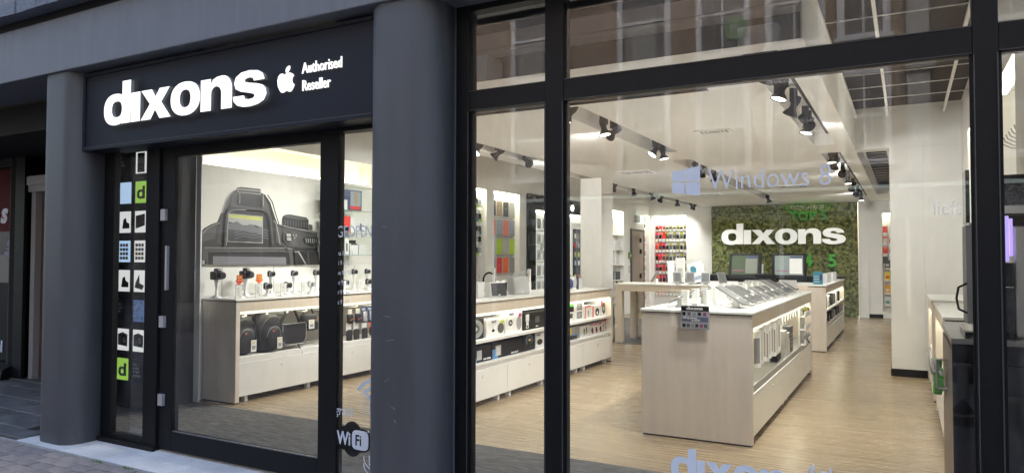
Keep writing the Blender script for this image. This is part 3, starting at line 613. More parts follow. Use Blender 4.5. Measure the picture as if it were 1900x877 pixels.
row(-.86,(10.4,11.1,12.4,13.5,14.9,16.4,17.6),'rear right ceiling channel towards the moss wall',g3,[lambda y:(-.7,y-.3,.2),lambda y:(-1.9,y+1.5,.6),lambda y:(-2.4,19.4,1.2)])

# ------------------------------------------------ moss wall with shop name
mw=thing('moss_wall','green moss wall at the back with white shop name and green top five numbers','moss wall',(-4.56,19.40,0))
import mathutils.noise as NZ
NXm,NZm=230,180; m=mb(mossm); vs=[]
for j in range(NZm+1):
    for i in range(NXm+1):
        u=3.53*i/NXm; v=2.81*j/NZm
        h=.045*abs(NZ.noise((u*9,v*9,0)))+.05*abs(NZ.noise((u*22,v*22,3)))+.02*random.random(); vs.append((u,-h,v))
m.add(vs,[(j*(NXm+1)+i,j*(NXm+1)+i+1,(j+1)*(NXm+1)+i+1,(j+1)*(NXm+1)+i) for j in range(NZm) for i in range(NXm)]); stuff(m.build('moss',mw))
bx('backing_board',blackm,0,3.53,.04,.099,0,2.82,mw)
dixons(mw,mat('wall_letter_white_glow',(.88,.87,.84),.5,emit=.06),(.29,-.14,1.80),2.98,.54,'-Y',.03,mat('wall_letter_side',(.5,.5,.47),.5))  # letter faces given a faint glow to look more brightly lit
lg=mat('green_acrylic',(.05,.36,.03),.4,emit=.0)
for i,x in enumerate((.40,.96,1.62,2.30,2.86)): text('number',str(i+1),lg,.42,(x,-.10,1.24),'-Y',mw,.015,.014,1.0)
text('lettering','TOP 5',mat('green_acrylic_dark',(.03,.24,.02),.4),.30,(1.98,-.10,2.40),'-Y',mw,.012,.008,1.0,space=1.1)

# ================================================================== ACROSS THE STREET (seen mirrored in the glass)
opp=thing('brick_building','brown brick building with white sash windows across the street','building',(0,-8.06,0))
stone=mat('pale_stone',(.50,.50,.49),.7,noise=.1,nscale=4); frw=mat('white_window_paint',(.82,.83,.86),.45); pane=mat('dark_pane',(.27,.265,.26),.4,spec=.2); cur=mat('net_curtain',(.42,.42,.40),.8)
bx('wall',brickm,-11.5,.05,-.4,0,3.0,13,opp); bx('stone_bay',stone,.051,.42,-.4,.10,2.9,13,opp); bx('stone_wall',mat('brown_render',(.20,.165,.14),.8),.421,12,-.4,0,3.0,13,opp)
bx('fascia',mat('dark_fascia',(.17,.20,.235),.5),-11.5,12,-.4,.12,2.22,2.74,opp); bx('fascia_cornice',mat('brown_render',(0,0,0)),-11.5,12,-.4,.25,2.86,2.99,opp)
bx('shopfront',mat('shopfront_glass',(.05,.055,.06),.1),-11.5,12,-.4,-.1,0,2.2,opp)
for k in range(10): bx('shop_mullion',frw,-11+2.2*k,-10.93+2.2*k,-.099,.02,0,2.2,opp)
def sash(x0,x1,z0,z1,cross=True,curt=False):
    w=bx('window',frw,x0-.13,x1+.13,.001,.05,z0-.10,z1+.10,opp); bx('sill',frw,x0-.18,x1+.18,.051,.14,z0-.13,z0-.06,w)
    p=bx('pane',pane,x0,x1,.051,.056,z0,z1,w)
    if curt: bx('curtain',cur,x0+.1,x1-.2,.0565,.058,z0,z1*.5+z0*.5,w)
    m=mb(frw); zc=(z0+z1)/2; m.box(x0,x1,.057,.075,zc-.03,zc+.03)
    if cross:
        m.box((x0+x1)/2-.02,(x0+x1)/2+.02,.057,.072,z0,zc-.031); m.box((x0+x1)/2-.02,(x0+x1)/2+.02,.057,.072,zc+.031,z1)
    m.build('glazing_bars',w)
for z in (3.32,5.70,8.0,10.3):
    for x in (-3.70,-2.30,-.98): sash(x,x+.85 if x<-1 else x+.65,z,z+1.6)
    for x in (-5.45,-8.15,-10.4): sash(x,x+.95,z,z+1.75,False,True)
    for x in (1.2,3.0,5.0): sash(x,x+.9,z,z+1.6)
for k in range(4): bx('stone_cornice',stone,.03,.50,.101,.20,4.95+.12*k-.05,5.0+.12*k,opp)
os_=thing('oval_sign','green oval optician sign on the dark fascia across the street','shop sign',(-1.66,-7.90,2.44))
shape('sign_face',[ell(0,0,.45,.16,48,p=2.3)],mat('oval_green',(.02,.38,.04),.35),(0,0,0),'+Y',os_,.03); text('lettering','Specsavers',frw,.175,(0,.035,-.05),'+Y',os_,.004,.003,.80,align='CENTER')
text('lettering','Opticiens',mat('dim_letter',(.05,.055,.06),.5),.16,(-.85,-.02,-.06),'+Y',os_,.004,.003,.95,align='CENTER')
rs=thing('round_price_sign','round pale green price sticker in an upper sash window across the street','sign',(-3.0,-7.985,6.15)); shape('sign_face',[ell(0,0,.24,.24,32)],mat('pale_green',(.35,.50,.30),.5),(0,0,0),'+Y',rs,.006); text('lettering','£79',frw,.20,(0,.012,-.07),'+Y',rs,.003,.004,.9,align='CENTER')

dk=thing('dark_building','dark grey rendered building with black windows further down the street opposite','building',(0,-8.06,0))
dkm=mat('dark_render',(.035,.035,.038),.8,noise=.2,nscale=2); bx('wall',dkm,-34,-11.51,-.5,-.05,0,11,dk); bx('roof',blackm,-34.2,-11.51,-.6,.1,11.001,11.2,dk)
for z in (.6,3.6,6.4,8.8):
    for k in range(8): w_=bx('window',mat('dark_window_frame',(.10,.10,.11),.5),-33+2.7*k,-31.6+2.7*k,-.049,.0,z,z+1.7,dk); bx('pane',mat('dark_window_pane',(.02,.02,.022),.2),-32.9+2.7*k,-31.7+2.7*k,.001,.006,z+.1,z+1.6,w_)
POSTER_JSON='''[["d","camera_body",[[4.844,1.368],[4.838,1.69],[4.882,1.739],[4.971,1.786],[5.04,1.807],[5.085,1.907],[5.143,2.057],[5.194,2.125],[5.244,2.159],[5.279,2.162],[5.281,2.187],[5.337,2.202],[5.603,2.201],[5.618,2.159],[5.674,2.143],[5.747,2.064],[5.796,1.952],[5.856,1.827],[5.925,1.811],[6.045,1.8],[6.329,1.778],[6.483,1.753],[6.504,1.354]]],["g","body_highlight",[[4.845,1.672],[4.89,1.719],[4.982,1.759],[5.037,1.77],[5.017,1.64],[4.867,1.6]]],["g","hood_side",[[5.04,1.594],[5.09,1.866],[5.155,2.048],[5.222,2.119],[5.245,2.117],[5.145,1.925],[5.111,1.567]]],["l","edge_line",[[5.085,1.907],[5.143,2.057],[5.194,2.125],[5.244,2.159],[5.252,2.148],[5.206,2.114],[5.157,2.046],[5.099,1.904]]],["g","shoulder_plate",[[5.83,1.801],[6.045,1.785],[6.477,1.736],[6.486,1.556],[6.303,1.554],[5.939,1.58],[5.832,1.619]]],["g","flash_hood",[[5.233,2.143],[5.28,2.139],[5.282,2.0],[5.621,1.988],[5.619,2.135],[5.657,2.128],[5.717,2.038],[5.744,1.929],[5.672,1.975],[5.195,1.975]]],["b","hot_shoe",[[5.287,2.096],[5.612,2.091],[5.613,2.001],[5.289,2.014]]],["l","shoe_light",[[5.288,2.182],[5.603,2.185],[5.611,2.138],[5.289,2.14]]],["g","shoe_band",[[5.3,2.172],[5.593,2.174],[5.599,2.145],[5.301,2.145]]],["b","eyepiece",[[5.111,1.549],[5.137,1.915],[5.168,1.953],[5.248,1.969],[5.596,1.978],[5.692,1.96],[5.745,1.899],[5.781,1.578],[5.766,1.557]]],["l","screen_edge",[[5.162,1.907],[5.638,1.899],[5.642,1.599],[5.167,1.606]]],["n","screen_land",[[5.169,1.9],[5.628,1.893],[5.632,1.609],[5.173,1.613]]],["y","screen_sky",[[5.171,1.898],[5.625,1.891],[5.626,1.845],[5.524,1.852],[5.378,1.857],[5.171,1.866]]],["c","screen_cloud",[[5.171,1.866],[5.378,1.857],[5.524,1.852],[5.626,1.845],[5.627,1.774],[5.525,1.799],[5.356,1.787],[5.172,1.823]]],["m","screen_hills",[[5.172,1.794],[5.285,1.828],[5.38,1.78],[5.476,1.807],[5.55,1.767],[5.627,1.784],[5.628,1.694],[5.501,1.72],[5.357,1.729],[5.173,1.738]]],["b","mode_dial",[[5.925,1.795],[5.929,1.908],[5.966,1.935],[6.043,1.943],[6.298,1.918],[6.333,1.886],[6.329,1.778],[6.157,1.772]]],["g","dial_top",[[5.94,1.909],[5.977,1.929],[6.048,1.937],[6.286,1.913],[6.321,1.889],[6.155,1.882]]],["g","dial_rib",[[5.951,1.876],[5.967,1.875],[5.968,1.807],[5.952,1.808]]],["g","dial_rib",[[5.992,1.875],[6.008,1.873],[6.009,1.805],[5.993,1.807]]],["g","dial_rib",[[6.033,1.873],[6.049,1.872],[6.05,1.803],[6.034,1.805]]],["g","dial_rib",[[6.074,1.872],[6.091,1.871],[6.092,1.802],[6.075,1.803]]],["g","dial_rib",[[6.116,1.87],[6.133,1.869],[6.134,1.8],[6.117,1.801]]],["g","dial_rib",[[6.158,1.869],[6.175,1.868],[6.176,1.798],[6.159,1.8]]],["g","dial_rib",[[6.201,1.868],[6.218,1.866],[6.219,1.796],[6.202,1.798]]],["g","dial_rib",[[6.243,1.866],[6.261,1.865],[6.262,1.795],[6.244,1.796]]],["g","dial_rib",[[6.287,1.865],[6.304,1.863],[6.305,1.793],[6.288,1.794]]],["g","dial_base",[[6.328,1.842],[6.387,1.832],[6.393,1.77],[6.329,1.778]]],["g","button_ring",[[6.099,1.676],[6.095,1.652],[6.082,1.629],[6.063,1.612],[6.037,1.6],[6.01,1.596],[5.982,1.599],[5.957,1.61],[5.937,1.626],[5.924,1.648],[5.919,1.672],[5.923,1.696],[5.935,1.718],[5.955,1.736],[5.98,1.748],[6.007,1.753],[6.035,1.75],[6.061,1.739],[6.081,1.722],[6.094,1.701]]],["b","button",[[6.077,1.676],[6.074,1.656],[6.064,1.639],[6.049,1.625],[6.03,1.616],[6.009,1.612],[5.988,1.615],[5.969,1.623],[5.954,1.636],[5.944,1.653],[5.941,1.672],[5.944,1.691],[5.953,1.709],[5.968,1.723],[5.986,1.732],[6.007,1.736],[6.029,1.734],[6.048,1.725],[6.063,1.712],[6.073,1.695]]],["l","button_print",[[5.975,1.721],[6.041,1.718],[6.053,1.634],[5.987,1.638]]],["b","button_line",[[5.965,1.683],[6.063,1.682],[6.063,1.673],[5.965,1.675]]],["b","thumb_wheel",[[6.243,1.669],[6.301,1.688],[6.484,1.68],[6.485,1.599],[6.39,1.583],[6.287,1.617]]],["l","wheel_rib",[[6.272,1.672],[6.284,1.67],[6.29,1.617],[6.279,1.619]]],["l","wheel_rib",[[6.307,1.671],[6.319,1.669],[6.325,1.617],[6.313,1.619]]],["l","wheel_rib",[[6.342,1.67],[6.354,1.668],[6.36,1.616],[6.348,1.618]]],["l","wheel_rib",[[6.377,1.668],[6.389,1.666],[6.396,1.616],[6.384,1.618]]],["l","wheel_rib",[[6.413,1.667],[6.425,1.665],[6.431,1.616],[6.419,1.618]]],["l","wheel_rib",[[6.448,1.666],[6.46,1.664],[6.467,1.615],[6.455,1.617]]],["g","lcd_frame",[[4.847,1.536],[5.94,1.549],[6.063,1.536],[6.085,1.358],[4.85,1.368]]],["b","lcd_border",[[4.915,1.497],[6.008,1.505],[6.029,1.358],[4.918,1.367]]],["s","lcd_screen",[[4.972,1.455],[5.963,1.445],[5.97,1.358],[4.974,1.367]]],["b","side_panel",[[6.093,1.53],[6.217,1.532],[6.303,1.5],[6.306,1.356],[6.101,1.357]]],["l","strap_line",[[6.099,1.52],[6.16,1.52],[6.282,1.364],[6.265,1.365],[6.149,1.504],[6.099,1.499]]],["g","leather_pad",[[6.303,1.526],[6.486,1.513],[6.498,1.354],[6.326,1.356]]],["b","leather",[[6.321,1.518],[6.487,1.504],[6.498,1.354],[6.34,1.355]]],["b","corner_button",[[4.896,1.391],[4.894,1.381],[4.887,1.372],[4.877,1.365],[4.864,1.36],[4.85,1.359],[4.836,1.36],[4.823,1.365],[4.813,1.372],[4.806,1.381],[4.804,1.391],[4.806,1.401],[4.812,1.41],[4.822,1.418],[4.835,1.422],[4.849,1.424],[4.863,1.422],[4.876,1.417],[4.887,1.41],[4.894,1.401]]],["l","play_mark",[[4.843,1.413],[4.87,1.413],[4.871,1.367],[4.844,1.368]]],["g","rim_line",[[5.128,1.556],[5.154,1.909],[5.181,1.94],[5.25,1.955],[5.591,1.963],[5.677,1.946],[5.721,1.892],[5.756,1.585],[5.774,1.586],[5.738,1.895],[5.688,1.957],[5.592,1.977],[5.25,1.968],[5.173,1.951],[5.138,1.91],[5.112,1.557]]],["l","rim_line",[[5.137,1.567],[5.161,1.899],[5.188,1.931],[5.255,1.946],[5.377,1.951],[5.377,1.957],[5.255,1.951],[5.185,1.935],[5.154,1.899],[5.13,1.568]]],["l","rim_line",[[5.766,1.858],[5.805,1.82],[5.838,1.7],[5.866,1.578],[5.874,1.58],[5.846,1.701],[5.812,1.822],[5.772,1.862]]],["g","rim_line",[[5.668,2.139],[5.74,2.057],[5.783,1.943],[5.838,1.82],[5.853,1.825],[5.798,1.948],[5.755,2.063],[5.681,2.147]]],["l","rim_line",[[4.847,1.685],[4.888,1.729],[4.972,1.772],[5.05,1.798],[5.048,1.803],[4.97,1.777],[4.884,1.733],[4.842,1.688]]],["l","rim_line",[[4.855,1.539],[5.289,1.542],[5.94,1.55],[6.059,1.537],[6.06,1.543],[5.94,1.556],[5.289,1.548],[4.855,1.544]]],["g","rim_line",[[4.916,1.493],[6.007,1.501],[6.018,1.374],[6.029,1.375],[6.009,1.509],[4.915,1.5]]],["l","rim_line",[[5.882,1.805],[5.935,1.798],[6.044,1.782],[6.299,1.757],[6.476,1.733],[6.478,1.739],[6.301,1.763],[6.046,1.788],[5.937,1.805],[5.883,1.811]]],["g","rim_line",[[6.082,1.516],[6.216,1.517],[6.284,1.49],[6.294,1.373],[6.305,1.373],[6.294,1.493],[6.218,1.525],[6.082,1.524]]],["l","rim_line",[[5.288,2.14],[5.292,2.067],[5.288,2.018],[5.294,2.018],[5.298,2.068],[5.294,2.141]]],["l","rim_line",[[5.608,2.138],[5.613,2.011],[5.619,2.012],[5.614,2.138]]],["g","grip_line",[[5.895,1.619],[5.914,1.579],[5.922,1.581],[5.902,1.621]]],["g","grip_line",[[5.914,1.601],[5.933,1.56],[5.941,1.563],[5.921,1.603]]],["g","grip_line",[[5.933,1.583],[5.952,1.542],[5.96,1.544],[5.94,1.585]]],["g","grip_line",[[5.952,1.565],[5.971,1.524],[5.979,1.526],[5.96,1.567]]],["g","grip_line",[[5.971,1.547],[5.991,1.506],[5.998,1.508],[5.979,1.549]]],["g","leather_grain",[[6.346,1.501],[6.344,1.498],[6.339,1.498],[6.337,1.501],[6.339,1.504],[6.344,1.504]]],["g","leather_grain",[[6.355,1.486],[6.353,1.483],[6.348,1.483],[6.346,1.486],[6.348,1.489],[6.353,1.489]]],["g","leather_grain",[[6.346,1.471],[6.344,1.468],[6.339,1.468],[6.337,1.471],[6.339,1.474],[6.344,1.474]]],["g","leather_grain",[[6.355,1.456],[6.353,1.453],[6.348,1.453],[6.346,1.456],[6.348,1.459],[6.353,1.459]]],["g","leather_grain",[[6.347,1.441],[6.345,1.438],[6.34,1.438],[6.337,1.441],[6.34,1.444],[6.344,1.444]]],["g","leather_grain",[[6.356,1.426],[6.354,1.423],[6.349,1.423],[6.346,1.426],[6.349,1.429],[6.353,1.429]]],["g","leather_grain",[[6.347,1.411],[6.345,1.408],[6.34,1.408],[6.338,1.411],[6.34,1.414],[6.345,1.414]]],["g","leather_grain",[[6.356,1.396],[6.354,1.393],[6.349,1.393],[6.347,1.396],[6.349,1.399],[6.354,1.399]]],["g","leather_grain",[[6.348,1.381],[6.345,1.378],[6.341,1.378],[6.338,1.381],[6.341,1.384],[6.345,1.384]]],["g","leather_grain",[[6.357,1.366],[6.354,1.363],[6.35,1.363],[6.347,1.366],[6.35,1.369],[6.354,1.369]]],["g","leather_grain",[[6.364,1.501],[6.361,1.498],[6.357,1.498],[6.354,1.501],[6.356,1.504],[6.361,1.504]]],["g","leather_grain",[[6.373,1.486],[6.37,1.483],[6.366,1.483],[6.363,1.486],[6.366,1.489],[6.37,1.489]]],["g","leather_grain",[[6.364,1.471],[6.362,1.468],[6.357,1.468],[6.355,1.471],[6.357,1.474],[6.362,1.474]]],["g","leather_grain",[[6.373,1.456],[6.371,1.453],[6.366,1.453],[6.364,1.456],[6.366,1.459],[6.371,1.459]]],["g","leather_grain",[[6.364,1.441],[6.362,1.438],[6.357,1.438],[6.355,1.441],[6.357,1.444],[6.362,1.444]]],["g","leather_grain",[[6.373,1.426],[6.371,1.423],[6.366,1.423],[6.364,1.426],[6.366,1.429],[6.371,1.429]]],["g","leather_grain",[[6.365,1.411],[6.363,1.408],[6.358,1.408],[6.355,1.411],[6.358,1.414],[6.362,1.414]]],["g","leather_grain",[[6.374,1.396],[6.372,1.393],[6.367,1.393],[6.364,1.396],[6.367,1.399],[6.371,1.399]]],["g","leather_grain",[[6.365,1.381],[6.363,1.378],[6.358,1.378],[6.356,1.381],[6.358,1.384],[6.363,1.384]]],["g","leather_grain",[[6.374,1.366],[6.372,1.363],[6.367,1.363],[6.365,1.366],[6.367,1.369],[6.372,1.369]]],["g","leather_grain",[[6.381,1.501],[6.379,1.498],[6.374,1.498],[6.372,1.501],[6.374,1.504],[6.379,1.504]]],["g","leather_grain",[[6.39,1.486],[6.388,1.483],[6.383,1.483],[6.381,1.486],[6.383,1.489],[6.388,1.489]]],["g","leather_grain",[[6.382,1.471],[6.379,1.468],[6.375,1.468],[6.372,1.471],[6.375,1.474],[6.379,1.474]]],["g","leather_grain",[[6.391,1.456],[6.388,1.453],[6.384,1.453],[6.381,1.456],[6.384,1.459],[6.388,1.459]]],["g","leather_grain",[[6.382,1.441],[6.38,1.438],[6.375,1.438],[6.373,1.441],[6.375,1.444],[6.38,1.444]]],["g","leather_grain",[[6.391,1.426],[6.389,1.423],[6.384,1.423],[6.382,1.426],[6.384,1.429],[6.389,1.429]]],["g","leather_grain",[[6.382,1.411],[6.38,1.408],[6.375,1.408],[6.373,1.411],[6.375,1.414],[6.38,1.414]]],["g","leather_grain",[[6.392,1.396],[6.389,1.393],[6.385,1.393],[6.382,1.396],[6.384,1.399],[6.389,1.399]]],["g","leather_grain",[[6.383,1.381],[6.381,1.378],[6.376,1.378],[6.373,1.381],[6.376,1.384],[6.381,1.384]]],["g","leather_grain",[[6.392,1.366],[6.39,1.363],[6.385,1.363],[6.383,1.366],[6.385,1.369],[6.39,1.369]]],["g","leather_grain",[[6.399,1.501],[6.397,1.498],[6.392,1.498],[6.389,1.501],[6.392,1.504],[6.397,1.504]]],["g","leather_grain",[[6.408,1.486],[6.406,1.483],[6.401,1.483],[6.399,1.486],[6.401,1.489],[6.406,1.489]]],["g","leather_grain",[[6.399,1.471],[6.397,1.468],[6.392,1.468],[6.39,1.471],[6.392,1.474],[6.397,1.474]]],["g","leather_grain",[[6.408,1.456],[6.406,1.453],[6.401,1.453],[6.399,1.456],[6.401,1.459],[6.406,1.459]]],["g","leather_grain",[[6.4,1.441],[6.397,1.438],[6.393,1.438],[6.39,1.441],[6.393,1.444],[6.397,1.444]]],["g","leather_grain",[[6.409,1.426],[6.407,1.423],[6.402,1.423],[6.399,1.426],[6.402,1.429],[6.406,1.429]]],["g","leather_grain",[[6.4,1.411],[6.398,1.408],[6.393,1.408],[6.391,1.411],[6.393,1.414],[6.398,1.414]]],["g","leather_grain",[[6.409,1.396],[6.407,1.393],[6.402,1.393],[6.4,1.396],[6.402,1.399],[6.407,1.399]]],["g","leather_grain",[[6.401,1.381],[6.398,1.378],[6.394,1.378],[6.391,1.381],[6.393,1.384],[6.398,1.384]]],["g","leather_grain",[[6.41,1.366],[6.407,1.363],[6.403,1.363],[6.4,1.366],[6.403,1.369],[6.407,1.369]]],["g","leather_grain",[[6.417,1.501],[6.414,1.498],[6.41,1.498],[6.407,1.501],[6.41,1.504],[6.414,1.504]]],["g","leather_grain",[[6.426,1.486],[6.423,1.483],[6.419,1.483],[6.416,1.486],[6.419,1.489],[6.423,1.489]]],["g","leather_grain",[[6.417,1.471],[6.415,1.468],[6.41,1.468],[6.408,1.471],[6.41,1.474],[6.415,1.474]]],["g","leather_grain",[[6.426,1.456],[6.424,1.453],[6.419,1.453],[6.417,1.456],[6.419,1.459],[6.424,1.459]]],["g","leather_grain",[[6.418,1.441],[6.415,1.438],[6.41,1.438],[6.408,1.441],[6.41,1.444],[6.415,1.444]]],["g","leather_grain",[[6.427,1.426],[6.424,1.423],[6.42,1.423],[6.417,1.426],[6.419,1.429],[6.424,1.429]]],["g","leather_grain",[[6.418,1.411],[6.416,1.408],[6.411,1.408],[6.408,1.411],[6.411,1.414],[6.416,1.414]]],["g","leather_grain",[[6.427,1.396],[6.425,1.393],[6.42,1.393],[6.418,1.396],[6.42,1.399],[6.425,1.399]]],["g","leather_grain",[[6.418,1.381],[6.416,1.378],[6.411,1.378],[6.409,1.381],[6.411,1.384],[6.416,1.384]]],["g","leather_grain",[[6.428,1.366],[6.425,1.363],[6.42,1.363],[6.418,1.366],[6.42,1.369],[6.425,1.369]]],["g","leather_grain",[[6.435,1.501],[6.432,1.498],[6.427,1.498],[6.425,1.501],[6.427,1.504],[6.432,1.504]]],["g","leather_grain",[[6.444,1.486],[6.441,1.483],[6.437,1.483],[6.434,1.486],[6.436,1.489],[6.441,1.489]]],["g","leather_grain",[[6.435,1.471],[6.433,1.468],[6.428,1.468],[6.425,1.471],[6.428,1.474],[6.433,1.474]]],["g","leather_grain",[[6.444,1.456],[6.442,1.453],[6.437,1.453],[6.435,1.456],[6.437,1.459],[6.442,1.459]]],["g","leather_grain",[[6.435,1.441],[6.433,1.438],[6.428,1.438],[6.426,1.441],[6.428,1.444],[6.433,1.444]]],["g","leather_grain",[[6.445,1.426],[6.442,1.423],[6.437,1.423],[6.435,1.426],[6.437,1.429],[6.442,1.429]]],["g","leather_grain",[[6.436,1.411],[6.433,1.408],[6.429,1.408],[6.426,1.411],[6.429,1.414],[6.433,1.414]]],["g","leather_grain",[[6.445,1.396],[6.443,1.393],[6.438,1.393],[6.435,1.396],[6.438,1.399],[6.443,1.399]]],["g","leather_grain",[[6.436,1.381],[6.434,1.378],[6.429,1.378],[6.427,1.381],[6.429,1.384],[6.434,1.384]]],["g","leather_grain",[[6.445,1.365],[6.443,1.362],[6.438,1.362],[6.436,1.365],[6.438,1.368],[6.443,1.368]]],["g","leather_grain",[[6.452,1.501],[6.45,1.498],[6.445,1.498],[6.443,1.501],[6.445,1.504],[6.45,1.504]]],["g","leather_grain",[[6.462,1.486],[6.459,1.483],[6.454,1.483],[6.452,1.486],[6.454,1.489],[6.459,1.489]]],["g","leather_grain",[[6.453,1.471],[6.451,1.468],[6.446,1.468],[6.443,1.471],[6.446,1.474],[6.45,1.474]]],["g","leather_grain",[[6.462,1.456],[6.46,1.453],[6.455,1.453],[6.452,1.456],[6.455,1.459],[6.46,1.459]]],["g","leather_grain",[[6.453,1.441],[6.451,1.438],[6.446,1.438],[6.444,1.441],[6.446,1.444],[6.451,1.444]]],["g","leather_grain",[[6.462,1.426],[6.46,1.423],[6.455,1.423],[6.453,1.426],[6.455,1.429],[6.46,1.429]]],["g","leather_grain",[[6.454,1.411],[6.451,1.408],[6.447,1.408],[6.444,1.411],[6.446,1.414],[6.451,1.414]]],["g","leather_grain",[[6.463,1.396],[6.461,1.393],[6.456,1.393],[6.453,1.396],[6.456,1.399],[6.46,1.399]]],["g","leather_grain",[[6.454,1.38],[6.452,1.377],[6.447,1.377],[6.445,1.38],[6.447,1.383],[6.452,1.383]]],["g","leather_grain",[[6.463,1.365],[6.461,1.362],[6.456,1.362],[6.454,1.365],[6.456,1.368],[6.461,1.368]]],["g","leather_grain",[[6.47,1.502],[6.468,1.499],[6.463,1.499],[6.461,1.501],[6.463,1.505],[6.468,1.505]]],["g","leather_grain",[[6.48,1.486],[6.477,1.483],[6.472,1.483],[6.47,1.486],[6.472,1.489],[6.477,1.489]]],["g","leather_grain",[[6.471,1.471],[6.468,1.468],[6.464,1.468],[6.461,1.471],[6.464,1.474],[6.468,1.474]]],["g","leather_grain",[[6.48,1.456],[6.478,1.453],[6.473,1.453],[6.47,1.456],[6.473,1.459],[6.478,1.459]]],["g","leather_grain",[[6.471,1.441],[6.469,1.438],[6.464,1.438],[6.462,1.441],[6.464,1.444],[6.469,1.444]]],["g","leather_grain",[[6.48,1.426],[6.478,1.423],[6.473,1.423],[6.471,1.426],[6.473,1.429],[6.478,1.429]]],["g","leather_grain",[[6.472,1.411],[6.469,1.408],[6.465,1.408],[6.462,1.411],[6.464,1.414],[6.469,1.414]]],["g","leather_grain",[[6.481,1.395],[6.479,1.392],[6.474,1.392],[6.471,1.395],[6.474,1.398],[6.478,1.398]]],["g","leather_grain",[[6.472,1.38],[6.47,1.377],[6.465,1.377],[6.462,1.38],[6.465,1.383],[6.47,1.383]]],["g","leather_grain",[[6.481,1.365],[6.479,1.362],[6.474,1.362],[6.472,1.365],[6.474,1.368],[6.479,1.368]]],["g","leather_grain",[[6.488,1.502],[6.486,1.499],[6.481,1.499],[6.479,1.502],[6.481,1.505],[6.486,1.505]]],["g","leather_grain",[[6.498,1.487],[6.495,1.484],[6.49,1.483],[6.488,1.486],[6.49,1.49],[6.495,1.49]]],["g","leather_grain",[[6.489,1.471],[6.486,1.468],[6.482,1.468],[6.479,1.471],[6.482,1.474],[6.486,1.474]]],["g","leather_grain",[[6.498,1.456],[6.496,1.453],[6.491,1.453],[6.488,1.456],[6.491,1.459],[6.496,1.459]]],["g","leather_grain",[[6.489,1.441],[6.487,1.438],[6.482,1.438],[6.48,1.441],[6.482,1.444],[6.487,1.444]]],["g","leather_grain",[[6.499,1.426],[6.496,1.423],[6.491,1.423],[6.489,1.426],[6.491,1.429],[6.496,1.429]]],["g","leather_grain",[[6.49,1.411],[6.487,1.408],[6.483,1.408],[6.48,1.411],[6.482,1.414],[6.487,1.414]]],["g","leather_grain",[[6.499,1.395],[6.497,1.392],[6.492,1.392],[6.489,1.395],[6.492,1.398],[6.496,1.398]]],["g","leather_grain",[[6.49,1.38],[6.488,1.377],[6.483,1.377],[6.48,1.38],[6.483,1.383],[6.488,1.383]]],["g","leather_grain",[[6.499,1.365],[6.497,1.362],[6.492,1.362],[6.49,1.365],[6.492,1.368],[6.497,1.368]]],["m","screen_ridge",[[5.173,1.738],[5.286,1.761],[5.404,1.738],[5.525,1.76],[5.628,1.734],[5.628,1.726],[5.525,1.752],[5.404,1.73],[5.286,1.753],[5.174,1.73]]],["m","screen_ridge",[[5.174,1.708],[5.286,1.732],[5.405,1.711],[5.526,1.731],[5.628,1.706],[5.628,1.698],[5.526,1.723],[5.405,1.703],[5.286,1.725],[5.174,1.7]]],["m","screen_ridge",[[5.174,1.678],[5.287,1.704],[5.405,1.684],[5.526,1.701],[5.628,1.678],[5.629,1.67],[5.526,1.693],[5.405,1.676],[5.287,1.696],[5.175,1.67]]],["m","screen_ridge",[[5.175,1.647],[5.287,1.675],[5.405,1.657],[5.527,1.672],[5.629,1.651],[5.629,1.643],[5.527,1.664],[5.406,1.649],[5.287,1.667],[5.175,1.64]]],["l","button_glyph",[[5.986,1.704],[6.0,1.705],[6.0,1.688],[5.986,1.688]]],["l","button_glyph",[[6.008,1.676],[6.022,1.676],[6.022,1.66],[6.009,1.66]]],["l","button_glyph",[[6.03,1.706],[6.044,1.706],[6.044,1.689],[6.03,1.689]]]]'''

# ================================================================== COUNTERS
def counter(label,loc,L,D,rotz=0,shelf=False,nd=3,H=1.03,legs_back=False,opn=.50,sm=None):
    """counter whose open goods side faces local +X; runs along local y from 0 to L"""
    c=thing('display_counter',label,'shop counter',loc,rotz)
    bx('worktop',lam,-D-.01,.012,-.012,L+.012,H-.022,H,c,bevel=.004); bx('shadow_gap',blackm,-D+.005,-.008,.004,L-.004,H-.030,H-.0225,c)
    for y in (0,L-.05):
        bx('end_panel',birchd,-D,0,y,y+.05,.012,H-.0305,c,bevel=.002); bx('foot_strip',blackm,-D+.01,-.01,y+.004,y+.046,0,.0115,c)
    bx('fascia',birch,-.022,-.001,.0505,L-.0505,H-.125,H-.0305,c)
    bx('light_strip',lit,-.10,-.03,.06,L-.06,H-.155,H-.135,c)
    bx('light_cover',mat('light_cover',(1,.96,.80),.5,emit=.21),-.0295,-.018,.0505,L-.0505,H-.155,H-.1255,c)
    back=-D+.02 if not shelf else -.42
    bx('back_panel',slatgrey,back-.01,back,.0505,L-.0505,.35,H-.16,c)
    bx('shelf',sm or lam,back+.001,-.012,.0505,L-.0505,opn-.105,opn-.085 if shelf else opn-.05,c)
    if shelf: bx('shelf',lam,back+.001,-.004,.0505,L-.0505,.615,.645,c)
    bx('carcass',whit,back+.001,-.04,.06,L-.06,.08,opn-.106,c); w=(L-.10)/nd; z1=opn-.052 if not shelf else opn-.087
    for k in range(nd):
        d=bx('drawer_front',lam,-.024,-.004,.05+w*k+.002,.05+w*(k+1)-.002,.065,z1-.055,c,bevel=.0015); mb(steel).cyl((-.004,.05+w*(k+.5),z1-.13),(-.0005,.05+w*(k+.5),z1-.13),.009).build('lock',d)
        for s_ in (.12,w-.12): bx('foot',whit,-.09,-.04,.05+w*k+s_-.02,.05+w*k+s_+.02,0,.079,c)
    if not shelf: bx('back_board',birch,-D,-D+.009,.0505,L-.0505,.012,H-.0305,c)
    return c
